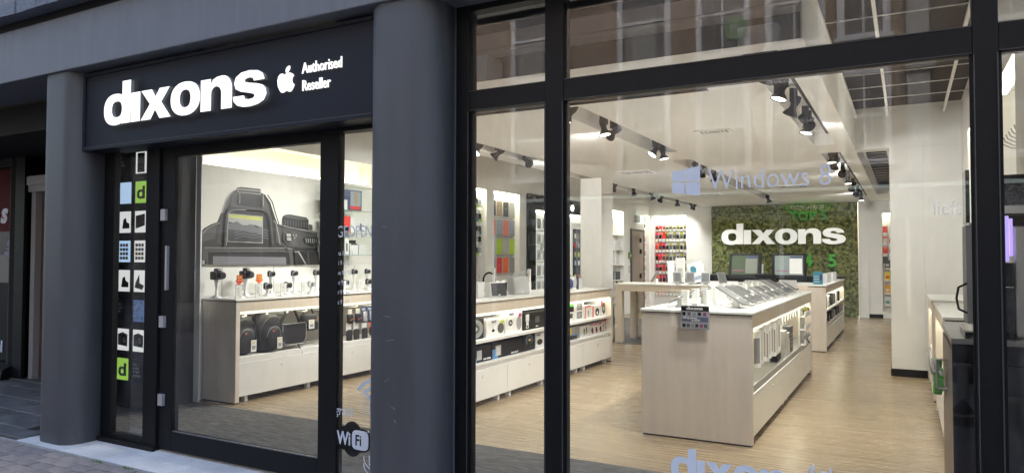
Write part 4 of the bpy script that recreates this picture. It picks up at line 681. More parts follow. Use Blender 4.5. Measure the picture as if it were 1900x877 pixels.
C1=counter('long pale wood counter under the big camera poster, bags hanging below its top',(-5.79,4.88,0),3.4,.49,nd=3)
C2=counter('long white topped counter with coffee machine boxes on two shelves, behind the large window',(-3.62,5.45,0),4.05,.62,shelf=True,nd=4)
C3=counter('front island counter with birch end panel and rows of tablets on top',(-1.045,5.72,0),3.95,.88,nd=2,sm=mat('grey_shelf',(.34,.33,.30),.5))
C4=counter('rear island counter behind the tablet island, two touch monitors and small electronics on it',(-1.085,12.0,0),3.6,.26,shelf=True,nd=2)
bx('wide_top',lam,-2.2,-.262,.2,1.2,1.008,1.029,C4); bx('wide_panel',birchd,-2.2,-.262,.2,.25,.01,1.007,C4)
C5=counter('far counter standing against the right wall beside the white column wall',(.22,9.72,0),1.30,.36,pi,nd=1)
C6=counter('middle counter against the right wall in front of the coffee machine cabinet',(.235,7.95,0),1.95,.36,pi,nd=1)
tb=thing('tablet_table','open legged pale wood table at the back left with slanted tablets and poster stands','table',(-4.38,11.62,0))
bx('tabletop',lam,-.02,2.35,-.012,.90,.985,1.005,tb,bevel=.003); bx('apron',birch,0,2.33,0,.88,.88,.984,tb)
for x in (0,2.21): 
    for y in (0,.76): bx('leg',birch,x,x+.12,y,y+.12,.001,.8795,tb)

# coffee corner
cc=thing('coffee_cabinet','black fronted cabinet with brown side and chrome handle at the right edge of the window','cabinet',(.205,4.42,0))
bwood=mat('brown_veneer',(.13,.09,.065),.4,noise=.15,nscale=5,stretch=(6,6,.5))
bx('side_panel',bwood,0,.018,.012,1.10,.02,.84,cc); bx('side_rail',bwood,0,.018,.012,1.1,.842,.965,cc); bx('front_panel',blackg,.0,1.6,0,.0115,.02,.90,cc); bx('front_band',blackg,.0,1.6,-.004,.0115,.9045,1.0,cc)
bx('worktop',mat('grey_worktop',(.20,.19,.18),.25),-.004,1.6,-.006,1.11,1.002,1.03,cc,bevel=.003); bx('carcass',blackm,.019,.38,.013,1.09,.02,.999,cc)
mb(steel).tube([(.0,.45,.86),(-.05,.45,.86),(-.055,.45,.855),(-.055,.45,.70),(-.05,.45,.695),(0,.45,.695)],.007,8).build('handle',cc)
rk=thing('wire_rack','small tilted wire rack with clear wrapped green packets on the side of the coffee cabinet','rack',(.20,5.0,.74))
m=mb(steel)
for k in range(6): m.tube([(0,.07*k,-.10),(-.075,.07*k,.02),(-.085,.07*k,.10)],.002,4)
m.tube([(-.075,0,.02),(-.075,.35,.02)],.003,4).tube([(-.085,0,.1),(-.085,.35,.1)],.003,4); m.build('wires',rk)
m=mb(green); 
for k in range(7): m.bbox(-.06,-.01,.02+.045*k,.055+.045*k,-.06,.0,r=.008,M=Matrix.Rotation(.3*((k%3)-1),4,'X'))
m.build('green_packets',rk); m=mb(mat('clear_wrap',(.7,.7,.7),.15,alpha=.4))
for k in range(12): y=random.uniform(0,.32); m.quad((-.01,y,0),(-.07,y+.03,.02+.05*random.random()),(-.05,y+.07,.07+.04*random.random()),(-.02,y+.05,.03))
m.build('wrapping',rk)
cmf=thing('coffee_machine','black and steel bean to cup coffee machine with purple lit columns behind the right mullion','coffee machine',(.27,4.55,1.031))
bx('body',steel,.225,1.1,.02,.5,.0,.59,cmf,bevel=.012); bx('hopper_base',blackg,.19,1.1,.02,.5,.592,.655,cmf); bx('bean_hopper',mat('smoked_plastic',(.02,.015,.012),.12,noise=.6,nscale=90,bump=.8,bscale=110),.185,1.1,.03,.5,.70,.83,cmf); bx('hopper_band',steel,.185,1.1,.03,.5,.656,.698,cmf); bx('hopper_lid',blackg,.175,1.1,.01,.52,.832,.86,cmf,bevel=.004)
bx('light_column',litp,.172,.205,.0,.04,.40,.642,cmf,bevel=.004); bx('light_column',litp,.207,.222,.0,.06,.43,.628,cmf,bevel=.003)
bx('spout_block',blackg,.185,.222,-.01,.08,.27,.395,cmf); bx('cup_bay',mat('dark_glass',(.04,.045,.05),.08),.175,.222,.0,.3,.03,.265,cmf); bx('drip_tray',blackg,.0,.222,-.05,.4,.001,.028,cmf)
bx('side_tower',mgrey,.02,.05,.1,.40,.06,.60,cmf); bx('side_tower',purple,.052,.07,.1,.35,.15,.62,cmf); bx('light_column',litp,.09,.105,.08,.11,.34,.66,cmf); bx('panel',whit,.072,.089,.1,.3,.34,.655,cmf); bx('cup_bay',mat('dark_glass',(0,0,0)),.052,.16,.1,.4,.06,.335,cmf)
mb(blackm).tube([(.02,.1,.28),(-.02,.08,.26),(-.03,.08,.20),(-.02,.08,.14),(.02,.1,.12)],.006,6).build('hose',cmf)
bx('cup_shelf',blackg,.03,.05,.25,.5,.62,.92,cmf); bx('cup_stack',whit,.055,.10,.1,.2,.665,.78,cmf)
hd=thing('hinged_tray','tilted black menu holder lying on the corner of the brown cabinet','holder',(.34,4.5,1.032)); mb(blackg).box(-.05,.0,0,.25,0,.006,Matrix.Rotation(-.6,4,'Y')).build('tray',hd)
# hooks in the right wall niche
for j,(z,l) in enumerate(((2.30,'upper'),(1.98,'lower'))):
    hk=thing('hook_row','%s row of bent chrome hooks in the lit niche in the right wall'%l,'hooks',(XR+.03,5.45,z),0,'hook rows in the lit niche'); m=mb(mgrey)
    for k in range(7): m.tube([(.16,.14*k,-.06+.0*k),(.05,.14*k,-.05),(.0,.14*k,-.02),(-.01,.14*k,.01)],.004,5)
    m.build('hooks',hk)
mb(mgrey).box(XR+.15,XR+.165,5.4,5.42,1.4,2.55).build('rail_upright',wr)

# ================================================================== CAMERA WALL
cp=thing('camera_poster','large poster showing the back of a black camera on the left wall','poster',(-6.285,4.86,0))
bx('poster_sheet',mat('poster_white',(.70,.68,.62),.55),-.012,.0,0,2.64,1.355,2.40,cp); bx('panel_strip',lam,-.012,-.003,0,2.64,1.05,1.352,cp)
for y in (.25,.95,1.68,2.3): bx('panel_joint',mgrey,-.003,-.0015,y,y+.006,1.06,1.35,cp)
POS=__import__('json').loads(POSTER_JSON)
pm_={'b':mat('print_black',(.011,.011,.011),.5,noise=.15,nscale=12),'d':mat('print_dark',(.024,.0235,.023),.5),'g':mat('print_grey',(.065,.063,.06),.5),'l':mat('print_light',(.36,.35,.32),.5),'s':mat('print_screen',(.16,.155,.17),.5),'y':mat('print_sky',(.45,.47,.12),.5),'c':mat('print_cloud',(.33,.33,.31),.5),'m':mat('print_hill',(.12,.125,.13),.5),'n':mat('print_hill_dark',(.04,.042,.045),.5)}
for i,(k,nm,pl) in enumerate(POS):
    x0=.0008+.0007*i
    m=mb(pm_[k]); m.prism([(p[0]-4.86,p[1]) for p in pl],lambda u,v:(x0-.0004,u,v),lambda u,v:(x0,u,v)); m.build(nm,cp)

def dslr(label,loc,s=1,kind=0,rot=0,group=None):
    t=thing('camera',label,'camera',loc,rot,group)
    if kind==0:
        bodym=mb(mat('camera_black',(.015,.015,.016),.35)); bodym.bbox(-.03*s,.03*s,-.068*s,.068*s,0,.085*s,r=.012*s); bodym.bbox(-.02*s,.035*s,-.03*s,.03*s,.07*s,.115*s,r=.012*s); bodym.bbox(-.02*s,.05*s,-.072*s,-.045*s,.0,.08*s,r=.01*s); bodym.build('body',t)
        l=mb(mat('camera_black',(0,0,0))); l.cyl((.03*s,.005,.042*s),(.085*s,.005,.042*s),.036*s,.034*s,20); l.build('lens',t); g=mb(mat('lens_glass',(.03,.03,.05),.05)); g.cyl((.085*s,.005,.042*s),(.0855*s,.005,.042*s),.024*s,n=20); g.build('lens_glass',t); bx('badge',whit,.036*s,.0365*s,-.012*s,.012*s,.094*s,.101*s,t)
    else:
        bc={1:mat('camera_black',(0,0,0)),2:mat('camera_silver',(.5,.5,.5),.3,.5)}[kind]
        b=mb(bc); b.bbox(-.013*s,.013*s,-.052*s,.052*s,0,.060*s,r=.008*s); b.bbox(-.008*s,.008*s,-.04*s,-.01*s,.055*s,.068*s,r=.003*s); b.build('body',t); l=mb(bc); l.cyl((.013*s,.012*s,.03*s),(.034*s,.012*s,.03*s),.024*s,.021*s,18); l.build('lens',t); mb(steel).lathe([(.024*s,0),(.027*s,.002),(.024*s,.004)],18,Matrix.Translation((.014*s,.012*s,.03*s))@Matrix.Rotation(R(90),4,'Y')).build('lens_ring',t)
        bx('grip',mgrey if kind==1 else whit,.0132*s,.016*s,-.047*s,-.037*s,.01*s,.05*s,t); bx('flash',lgrey,.0132*s,.0145*s,-.03*s,-.016*s,.044*s,.053*s,t)
    return t
def stand(loc,h,label,g='white cone camera stands'):
    t=thing('camera_stand',label,'stand',loc,0,g); mb(whit).lathe([(.055,0),(.055,.006),(.016,.03),(.012,h*.55),(.030,h-.004),(.030,h),(0,h)],16).build('cone',t); return t
cn=['big black single lens reflex camera','second black single lens reflex camera','small black camera with wide lens','compact camera with silver ring','bridge camera with bright strap','black compact camera','black flat compact camera','black compact camera with round lens']
yy=[4.93,5.29,5.64,5.98,6.33,6.68,7.0,7.25]
for i,y in enumerate(yy):
    h=.185 if i<2 else .20
    stand((-6.14,y,1.031),h,'tall white cone stand holding the %s camera from the left in the raised back row'%ORD[i])
    dslr(cn[i]+', %s from the left in the raised back row'%ORD[i],(-6.14,y,1.0315+h),1.0 if i<2 else .98,0 if i<2 else 1,.1)
fk=[(5.06,2,'silver compact camera, first from the left in the front row on the counter'),(5.42,1,'black compact camera with chrome lens, second in the front row'),(5.70,1,'black and silver compact camera, third in the front row'),(6.06,2,'white compact camera, fourth in the front row beside the door post'),(6.62,1,'black compact camera in the front row just right of the door post'),(7.05,1,'black box shaped compact camera last in the front row')]
for i,(y,k,l) in enumerate(fk):
    stand((-5.95,y,1.031),.075,'short white cone stand under the %s camera of the front row'%ORD[i]); dslr(l,(-5.95,y,1.107),1.05,k,.05)
acr=mat('clear_acrylic',(.72,.72,.70),.2,alpha=.55); cardm=mat('price_card',(.70,.69,.65),.5)
_pc=[None]
def price_card(loc,label,rot=0,h=.13,w=.075,g='price cards in acrylic holders'):
    if not _pc[0]:
        a=mb(acr).box(-.004,-.001,-w/2-.004,w/2+.004,0,h+.006).box(-.03,-.001,-w/2,w/2,0,.003).mesh('holder'); b=mb(cardm).box(-.0008,.0,-w/2,w/2,.004,h).mesh('card')
        c=mb(mgrey)
        for k in range(6): c.box(.0003,.0006,-w*.38,w*(.1+.25*((k*7)%3)/3),h*.82-k*.014,h*.82-k*.014+.004)
        c.box(.0003,.0006,w*.0,w*.38,.015,.024); _pc[0]=(a,b,c.mesh('print'))
    t=thing('price_card',label,'price card',loc,rot,g)
    for nme,me in zip(('holder','card','print'),_pc[0]):
        o=bpy.data.objects.new(nme,me); COL.objects.link(o); o.parent=t
    return t
for i,y in enumerate((4.97,5.22,5.56,5.86,6.21,6.50,6.80,7.15)): price_card((-5.86,y,1.031),'%s white price card from the left along the front of the camera counter'%ORD[i])
for i,(y,z,m_,l) in enumerate(((4.97,1.165,red,'dark red price arrow over the first price card under the big camera'),(5.22,1.17,orange,'orange price arrow over the second price card'))):
    t=thing('price_arrow',l,'price arrow',(-5.855,y,z)); shape('arrow',[[(-.035,.10),(.035,.10),(.035,.045),(.055,.045),(0,0),(-.055,.045),(-.035,.045)]],m_,(0,0,0),'+X',t,.002); text('lettering',('€30','€25')[i],yellow,.034,(.003,0,.065),'+X',t,.0005,.001,.9,align='CENTER'); text('lettering','korting',yellow,.018,(.003,0,.045),'+X',t,.0005,.0005,.9,align='CENTER')
for i,y in enumerate((4.95,5.3,5.8,6.9)):
    t=thing('glass_block','%s low clear block lying on the camera counter top'%ORD[i],'display block',(-5.93,y+.06,1.031)); bx('block',GC,-.05,.05,-.07,.07,0,.02,t)
# wall cabinet of glass
gc=thing('glass_wall_cabinet','glass wall cabinet with two glass shelves between the door and the middle column','glass cabinet',(-6.27,6.42,1.47))
m=mb(GC); m.box(.265,.27,0,.75,0,.85); m.box(0,.2645,0,.005,0,.85); m.box(0,.2645,.745,.75,0,.85); m.box(0,.2645,.006,.744,0,.006); m.box(0,.2645,.006,.744,.844,.85); m.build('glass_case',gc)
for z in (.27,.55): 
    sh=bx('shelf',GC,.002,.262,.008,.742,z,z+.006,gc); e=bx('shelf_edge',mat('green_glass_edge',(.25,.36,.28),.2),.2622,.2645,.008,.742,z,z+.006,gc)
m=mb(steel)
for y in (.0,.74): m.box(.258,.272,y-.002,y+.012,-.006,.01); m.box(.258,.272,y-.002,y+.012,.845,.858)
m.build('corner_clips',gc); bx('case_edge',mat('green_glass_edge',(0,0,0)),.2702,.273,.0,.75,-.002,.006,gc); bx('case_edge',mat('green_glass_edge',(0,0,0)),.2702,.273,.0,.75,.844,.852,gc); bx('case_edge',mat('green_glass_edge',(0,0,0)),.2702,.273,.742,.75,.007,.843,gc)
bx('case_edge',mat('green_glass_edge',(0,0,0)),.2702,.273,.0,.007,.007,.843,gc)

# ---- boxes: generic pack with printed faces (+X face and -Y face)
def pack(label,loc,dx,dy,dz,m_,prints=(),txt=(),cat='box',group=None,rot=0,name='product_box'):
    """prints: (face,u0,u1,v0,v1,material[,shape]) in fractions; face 'x' = +X face (u along y), 'y' = -Y face (u along x)"""
    t=thing(name,label,cat,loc,rot,group); bx('carton',m_,-dx,0,0,dy,0,dz,t)
    for i,p in enumerate(prints):
        f,u0,u1,v0,v1,mm=p[:6]; e=.0006+.0003*i
        if len(p)>6 and p[6]=='o':
            if f=='x': shape('print',[ell((u0+u1)/2*dy,(v0+v1)/2*dz,(u1-u0)/2*dy,(v1-v0)/2*dz,20)],mm,(e,0,0),'+X',t,.0001)
            else: shape('print',[ell((u0+u1)/2*dx,(v0+v1)/2*dz,(u1-u0)/2*dx,(v1-v0)/2*dz,20)],mm,(-dx,-e,0),'-Y',t,.0001)
        elif f=='x': mb(mm).box(e-.0002,e,u0*dy,u1*dy,v0*dz,v1*dz).build('print',t)
        else: mb(mm).box(-dx+u0*dx,-dx+u1*dx,-e,-e+.0002,v0*dz,v1*dz).build('print',t)
    for f,s_,mm,size,u,v in txt:
        if f=='x': text('lettering',s_,mm,size,(.0024,u*dy,v*dz),'+X',t,.0002,.001,.85)
        else: text('lettering',s_,mm,size,(-dx+u*dx,-.0024,v*dz),'-Y',t,.0002,.001,.85)
    return t
# contents of the glass cabinet (stand on its shelves)
pack('navy blue box with sports picture on the top glass shelf of the wall cabinet',(-6.03,6.62,2.029),.20,.38,.25,navy,[('x',.45,.95,.05,.95,bluegrey),('x',.62,.8,.3,.9,tan),('x',.45,.95,.05,.22,red),('y',.1,.8,.5,.75,blue)])
pack('grey box on the left of the top glass shelf of the wall cabinet',(-6.03,6.46,2.029),.18,.13,.14,lgrey,[('x',.2,.8,.2,.8,whit2)]); pack('small cream box in front of the navy box on the top glass shelf',(-6.015,6.60,2.029),.012,.12,.12,whit2)
pack('red and white box on the left of the middle glass shelf of the wall cabinet',(-6.03,6.46,1.749),.2,.16,.16,whit2,[('x',.5,1,.3,1,red),('x',.5,1,0,.3,blackg)]); pack('red box with black camera picture on the middle glass shelf of the wall cabinet',(-6.03,6.66,1.749),.2,.13,.20,red,[('x',.1,.9,.02,.4,blackg,'o')])
pack('white box with dark telephone picture on the middle glass shelf of the wall cabinet',(-6.03,6.80,1.749),.2,.31,.20,whit2,[('x',.5,.7,.15,.25,blackg,'o'),('x',.56,.66,.2,.6,dgrey)])
pack('white box with small red print on the bottom of the glass cabinet',(-6.03,6.46,1.478),.2,.22,.21,whit2,[('x',.7,.9,.1,.3,red),('x',.1,.4,.5,.8,lgrey)]); pack('white box with wire picture on the bottom of the glass cabinet',(-6.03,6.70,1.478),.2,.07,.20,whit2,[('x',.3,.7,.2,.7,dgrey)])
pack('white square box with black lid on the bottom of the glass cabinet',(-6.03,6.79,1.478),.2,.15,.14,whit2,[('x',.1,.9,.85,1,dgrey)]); pack('low plain white box at the right end of the glass cabinet',(-6.03,6.96,1.478),.2,.13,.13,whit2)
pack('black block on top of the square white box in the glass cabinet',(-6.05,6.80,1.619),.1,.12,.04,blackm,name='box'); bx('black_panel',blackm,XL+.001,XL+.03,7.62,8.5,.0,2.28,wl)

# ---- bags under the camera counter
tagm=mat('hang_tag',(.70,.70,.66),.4)
def hangtag(p,x,y,z,w=.07,h=.12,acc=yellow):
    o=mb(tagm).bbox(x,x+.003,y,y+w,z,z+h,r=.001,seg=1).build('hang_tag',p); bx('tag_print',acc,x+.0031,x+.0035,y+w*.25,y+w*.6,z+h*.72,z+h*.85,o); bx('tag_print',mgrey,x+.0031,x+.0035,y+w*.2,y+w*.8,z+h*.2,z+h*.5,o)
def backpack(label,loc,s=1,off=0):
    t=thing('backpack',label,'backpack',loc)
    b=mb(fabric); b.ball((-.12,0,.20),.15,20,14,(.75,1.0,1.42),.62); b.build('bag_body',t)
    b=mb(fabric); b.ball((-.035,.01,.14),.105,18,12,(.55,.98,1.2),.62); b.build('front_pocket',t)
    pp=[(.005+.012*sin(a),.01+.095*cos(a),.16+.105*sin(a)) for a in [i*pi/12 for i in range(13)]]
    mb(mgrey).tube(pp,.003,5).build('zip',t); mb(dgrey).tube([(-.03+.03*sin(a),.142*cos(a),.20+.17*sin(a)) for a in [i*pi/14-.3 for i in range(19)]],.005,5).build('seam',t); mb(fabric).tube([(-.12,-.04,.39),(-.11,-.03,.45),(-.10,.0,.475),(-.11,.03,.45),(-.12,.04,.39)],.012,6).build('grab_handle',t)
    mb(fabric).tube([(-.03,.11,.26),(.0,.14,.16),(.0,.13,.07)],.010,5).build('strap',t); mb(orange).ball((.028,-.02,.22),.008,8,6).build('badge',t)
    hangtag(t,.035,.035+off,.03); return t
backpack('black backpack nearest the left end of the camera counter',(-5.88,5.08,.452)); backpack('second larger black backpack hanging under the camera counter',(-5.84,5.40,.455),off=-.01)
ms=thing('messenger_bag','black messenger bag with silver piping and triangular strap under the camera counter','shoulder bag',(-5.84,5.71,.47))
b=mb(fabric); b.bbox(-.14,-.03,-.17,.17,.02,.24,r=.03,seg=3); b.build('bag_body',ms); b=mb(mat('black_leather',(.018,.018,.018),.38,bump=.3,bscale=150)); b.bbox(-.028,-.008,-.175,.175,.03,.26,r=.009,seg=3); b.build('flap',ms)
mb(lgrey).tube([(-.005,-.17,.24),(-.005,-.168,.09),(-.005,-.145,.045),(-.005,-.1,.032),(-.005,.1,.032),(-.005,.145,.045),(-.005,.168,.09),(-.005,.17,.24)],.003,5).build('piping',ms)
b=mb(fabric); b.tube([(-.08,-.16,.22),(-.06,-.07,.40),(-.06,-.03,.44),(-.06,.03,.43),(-.08,.16,.22)],.016,6); b.build('strap',ms); mb(fabric).tube([(-.02,.06,.03),(.03,.07,-.05),(.035,.075,-.11)],.009,5).build('loose_strap',ms)
cbg=thing('camera_bag','small black camera bag with white tag hanging right of the messenger bag','camera bag',(-5.84,5.98,.62))
b=mb(fabric); b.bbox(-.13,-.02,-.10,.10,.0,.19,r=.035,seg=3); b.build('bag_body',cbg); b=mb(fabric); b.bbox(-.02,.01,-.075,.075,.01,.11,r=.014,seg=3); b.build('front_pocket',cbg); mb(orange).tube([(.0,-.06,.12),(.0,.06,.125)],.003,4).build('piping',cbg); mb(fabric).tube([(-.08,-.09,.17),(-.07,-.03,.26),(-.07,.03,.265),(-.08,.09,.17)],.010,6).build('strap',cbg); hangtag(cbg,.012,-.08,.03,.085,.10)
tp=thing('grey_slatwall_rail','row of pale hooks above the bags under the camera counter top','hooks',(-6.2,4.95,.84)); m=mb(whit)
for k in range(8): m.tube([(.0,.12+.28*k,0),(.30,.12+.28*k,.0),(.33,.12+.28*k,.015)],.008,6)
m.build('hooks',tp)
def hang(label,loc,kind,group=None,cat='hanging pack'):
    t=thing('hanging_pack',label,cat,loc,0,group)
    if kind=='pouch': mb(whit2).box(-.002,.0,-.035,.035,-.06,0).build('card',t); b=mb(fabric); b.bbox(-.02,.03,-.045,.045,-.17,-.055,r=.018,seg=2); b.build('pouch',t); mb(orange).tube([(.031,-.03,-.13),(.033,.03,-.11)],.0025,4).build('trim',t)
    elif kind=='bluecard': mb(navy).box(-.002,.0,-.05,.05,-.20,0).build('card',t); bx('print',bluegrey,.0003,.0008,-.045,.02,-.05,-.02,t); b=mb(mat('clear_wrap',(0,0,0))); b.bbox(.001,.02,-.03,.035,-.18,-.06,r=.008,seg=1); b.build('blister',t); mb(lgrey).ball((.010,.0,-.12),.022,10,8,(.3,1,1.4)).build('gadget',t)
    elif kind=='white': mb(whit2).box(-.03,.0,-.05,.05,-.24,0).build('card',t); bx('print',navy,.0003,.0008,-.05,.05,-.055,-.005,t); bx('print',blackg,.0003,.0008,-.02,.03,-.19,-.09,t)
    elif kind=='case': mb(whit2).box(-.002,.0,-.045,.045,-.10,0).build('card',t); b=mb(fabric); b.bbox(-.01,.03,-.045,.045,-.23,-.08,r=.02,seg=2); b.build('case',t)
    elif kind=='orange': mb(orange).box(-.002,.0,-.05,.05,-.13,0).build('card',t); bx('print',blackg,.0003,.0008,-.045,.045,-.03,-.005,t); bx('print',blue,.0003,.0008,-.04,.01,-.10,-.07,t); b=mb(fabric); b.bbox(-.01,.03,-.045,.045,-.21,-.10,r=.02,seg=2); b.build('case',t)
    return t
for i,(y,k,z,l) in enumerate(((6.20,'white',.86,'white carton pack with navy head left of the door post, hung at the top'),(6.32,'white',.84,'second white carton pack with navy head beside the door post'),(6.24,'case',.62,'black case hanging low beside the door post'),
  (6.62,'pouch',.82,'first black pouch with orange trim in the upper row right of the door post'),(6.76,'pouch',.82,'second black pouch with orange trim in the upper row right of the door post'),(6.88,'bluecard',.84,'first navy card pack in the upper row under the camera counter'),(7.0,'bluecard',.84,'second navy card pack in the upper row under the camera counter'),(7.12,'bluecard',.84,'third navy card pack in the upper row under the camera counter'),(7.26,'white',.84,'pale blister pack at the end of the upper row under the camera counter'),
  (6.60,'case',.66,'first black soft case in the lower row right of the door post'),(6.73,'case',.66,'second black soft case in the lower row right of the door post'),(6.88,'case',.66,'third black soft case in the lower row right of the door post'),(7.02,'orange',.68,'first black case on orange card in the lower row under the camera counter'),(7.15,'orange',.68,'second black case on orange card in the lower row under the camera counter'),(7.28,'orange',.68,'last black case on orange card in the lower row under the camera counter'))):
    hang(l,(-5.87,y,z),k)

# ================================================================== SECOND COUNTER: goods
P=pack; B1='on the upper shelf of the long counter'; B2='on the lower shelf of the long counter'; E1='on its upper shelf'; nav=mat('brand_blue',(.03,.04,.16),.4)
x=-3.69
P('black box with loudspeaker cone picture '+B1,(x,5.62,.646),.25,.50,.20,blackm,[('x',.42,.98,.05,.95,mgrey,'o'),('x',.58,.84,.28,.72,dgrey,'o'),('x',.66,.76,.4,.6,lgrey,'o'),('x',.05,.3,.4,.8,whit2)])
P('low white coffee machine box '+B1,(x,6.17,.646),.28,.36,.175,whit2,[('x',.62,1,.12,.72,dgrey,'o'),('x',.3,.46,.25,.42,blackg,'o'),('x',.35,.38,.4,.6,blackg),('x',.8,1,.7,.85,lime)],[('x','PHILIPS',nav,.035,.28,.78)])
P('tall white coffee machine box in the middle '+B1,(x,6.56,.646),.3,.37,.235,whit2,[('x',.65,.97,.08,.72,mgrey,'o'),('x',.18,.42,.32,.6,blackg,'o'),('x',.24,.36,.38,.52,lgrey,'o'),('x',.78,.97,.68,.85,purple)],[('x','PHILIPS',nav,.04,.2,.80),('y','PHILIPS',nav,.04,.25,.78)])
P('wide black box with barcode labels '+B1,(x,6.97,.646),.3,.58,.19,blackm,[('x',.08,.22,.5,.9,whit2),('x',.10,.2,.1,.48,whit2),('x',.12,.18,.14,.26,blackg),('x',.48,.66,.35,.72,dgrey),('x',.50,.6,.1,.16,whit2),('y',.2,.9,.5,.9,whit2)])
P('second black barcode box beside the mullion '+B1,(x,7.56,.646),.3,.42,.19,blackm,[('x',.1,.24,.5,.9,whit2),('x',.12,.22,.1,.48,whit2)])
P('green and black box beside the frames pack '+B1,(x,8.0,.646),.25,.32,.22,whit2,[('x',0,1,.55,1,green),('x',.5,1,.55,.85,blackg),('x',.2,.6,.1,.4,purple),('x',.5,.9,.2,.45,dgrey)])
P('white pack with two dark picture frames '+B1,(x,8.34,.646),.2,.30,.235,whit2,[('x',.25,.8,.55,.9,dgrey),('x',.3,.75,.6,.85,mgrey),('x',.25,.8,.1,.45,dgrey),('x',.3,.75,.15,.4,mgrey)])
P('white box with red edge and thin gadget '+B1,(x,8.68,.646),.2,.24,.17,whit2,[('x',0,.12,0,1,red),('x',.12,.9,.88,1,red),('x',.4,.6,.2,.6,mgrey),('x',.25,.8,.15,.2,lgrey)])
P('red edged box with headphones picture '+B1,(x,8.94,.646),.2,.28,.155,whit2,[('x',0,.14,0,1,red),('x',.35,.85,.1,.75,blackg,'o'),('x',.5,.7,.2,.5,whit2,'o')])
P('rightmost tall white box with red corner '+B1,(x,9.24,.646),.2,.18,.21,whit2,[('x',0,.35,.6,1,red),('x',.25,.9,.1,.85,blackg,'o'),('x',.45,.7,.3,.6,lgrey,'o')])
P('black lid lying behind the small red boxes '+B1,(-3.93,8.72,.646),.12,.4,.23,blackm)
P('first black appliance box with white device picture '+B2,(x,5.65,.416),.3,.62,.155,blackm,[('x',.55,.7,.15,.75,lgrey),('x',.0,.55,0,.3,blue),('x',.86,.98,.1,.2,whit2),('x',.75,.84,.1,.2,whit2)])
P('second black appliance box with white device picture '+B2,(x,6.29,.416),.3,.66,.16,blackm,[('x',0,.18,0,.6,blue),('x',.1,.27,.15,.8,lgrey),('x',.13,.23,.2,.7,whit2),('x',.6,.68,.08,.18,whit2),('x',.7,.78,.08,.18,whit2),('x',.8,.83,.08,.2,whit2)])
P('tall black box with glowing kettle picture '+B2,(x,6.96,.416),.3,.28,.185,blackm,[('x',.2,.85,.3,.95,mat('glow_print',(.07,.11,.16),.4),'o'),('x',.35,.7,.25,.8,blackg),('x',.45,.62,.55,.7,tan)])
P('white grill box with two pictures '+B2,(x,7.26,.416),.3,.46,.17,whit2,[('x',.08,.38,.2,.6,blackg,'o'),('x',.5,.95,.25,.85,mgrey,'o'),('x',.72,1,.45,.7,purple),('x',.6,.95,.02,.18,tan)],[('x','PHILIPS',nav,.035,.05,.8)])
P('green and black box beside the mullion '+B2,(x,7.74,.416),.3,.40,.155,mat('box_green',(.015,.14,.06),.4),[('x',0,.06,0,1,blackg),('x',.1,.4,.2,.9,green),('x',.12,.35,.6,.65,whit2),('x',.12,.3,.45,.5,whit2)])
P('brown and blue bottle pack '+B2,(x,8.15,.416),.2,.34,.16,mgrey,[('x',.1,.35,.3,.9,yellow),('x',.4,.6,.2,1,bluegrey),('x',.0,.8,.0,.35,blackg),('x',.2,.9,.3,.42,blue)])
P('white box with two shaver pictures '+B2,(x,8.52,.416),.25,.32,.14,whit2,[('x',.35,.5,.15,.8,dgrey,'o'),('x',.58,.73,.2,.9,dgrey,'o'),('x',.2,.9,.4,.45,lime)])
for i in range(3): P('%s of three red barred white boxes on the lower shelf of the long counter'%ORD[i].capitalize(),(x,8.86+.145*i,.416),.2,.13,.145-.004*i,whit2,[('x',0,.9,.85,.97,red),('x',.3,.75,.1,.7,blackg,'o'),('x',.8,.95,.1,.5,red)])
P('red topped box with small picture rows '+B2,(x,9.30,.416),.2,.14,.17,whit2,[('x',0,1,.84,1,red)]+[('x',.1+.45*a,.45+.45*a,.1+.18*b_,.22+.18*b_,tan if (a+b_)%2 else dgrey) for a in range(2) for b_ in range(4)])
for i in range(3): P('%s dark box standing behind the front boxes on the lower shelf'%ORD[i],(-3.93,6.2+.7*i,.416),.10,.5,.185,dgrey)
# on top of counter 2
def speaker_dock(label,loc,w,h,m_front,m_body,rot):
    t=thing('loudspeaker',label,'loudspeaker',loc,rot); M=Matrix.Rotation(-.16,4,'Y')
    mb(m_body).bbox(-.10,.0,-w/2,w/2,0,h,r=.012,M=M).build('body',t); mb(m_front).bbox(.0005,.008,-w/2+.012,w/2-.006,.012,h-.012,r=.004,seg=1,M=M).build('front_grille',t); mb(whit).box(.0085,.009,-.015,.015,.02,.028,M).build('badge',t); return t
speaker_dock('black fronted speaker with white edge on the long counter',(-3.76,6.55,1.031),.22,.16,mat('speaker_cloth',(.045,.045,.045),.7),whit,-.35)
speaker_dock('large light grey tablet sized speaker on the long counter',(-3.80,7.15,1.031),.27,.205,lgrey,lgrey,-.2)
def headphones(label,loc,mm,h=.24,r=.07):
    t=thing('headphones',label,'headphones',loc,-.6); pts=[(0,r*cos(a),h-r+.0+ r*1.15*sin(a)) for a in [pi*i/14 for i in range(15)]]
    mb(mm).tube([(0,r,h-r-.06)]+pts+[(0,-r,h-r-.06)],.010,8).build('headband',t)
    for s_ in (-1,1): m=mb(mm); m.ball((0,s_*(r-.005),h-r-.08),.04,14,10,(.85,.45,1.15)); m.build('ear_cup',t)
    return t
def pole(label,loc,h=.30,w=.028,g='white upright stands on the long counter'):
    t=thing('upright_stand',label,'stand',loc,0,g); bx('upright',whit,-.018,.018,-w/2,w/2,.0005,h,t,bevel=.002); bx('foot',whit,-.05,.05,-.05,.05,-.0,.0004+.008,t) if False else bx('foot',whit,-.05,-.0185,-.04,.04,0,.008,t); return t
pole('white upright holding the black headphones on the long counter',(-3.93,6.72,1.031),.30); headphones('black headphones on a white upright behind the black fronted speaker',(-3.96,6.68,1.031),blackm)
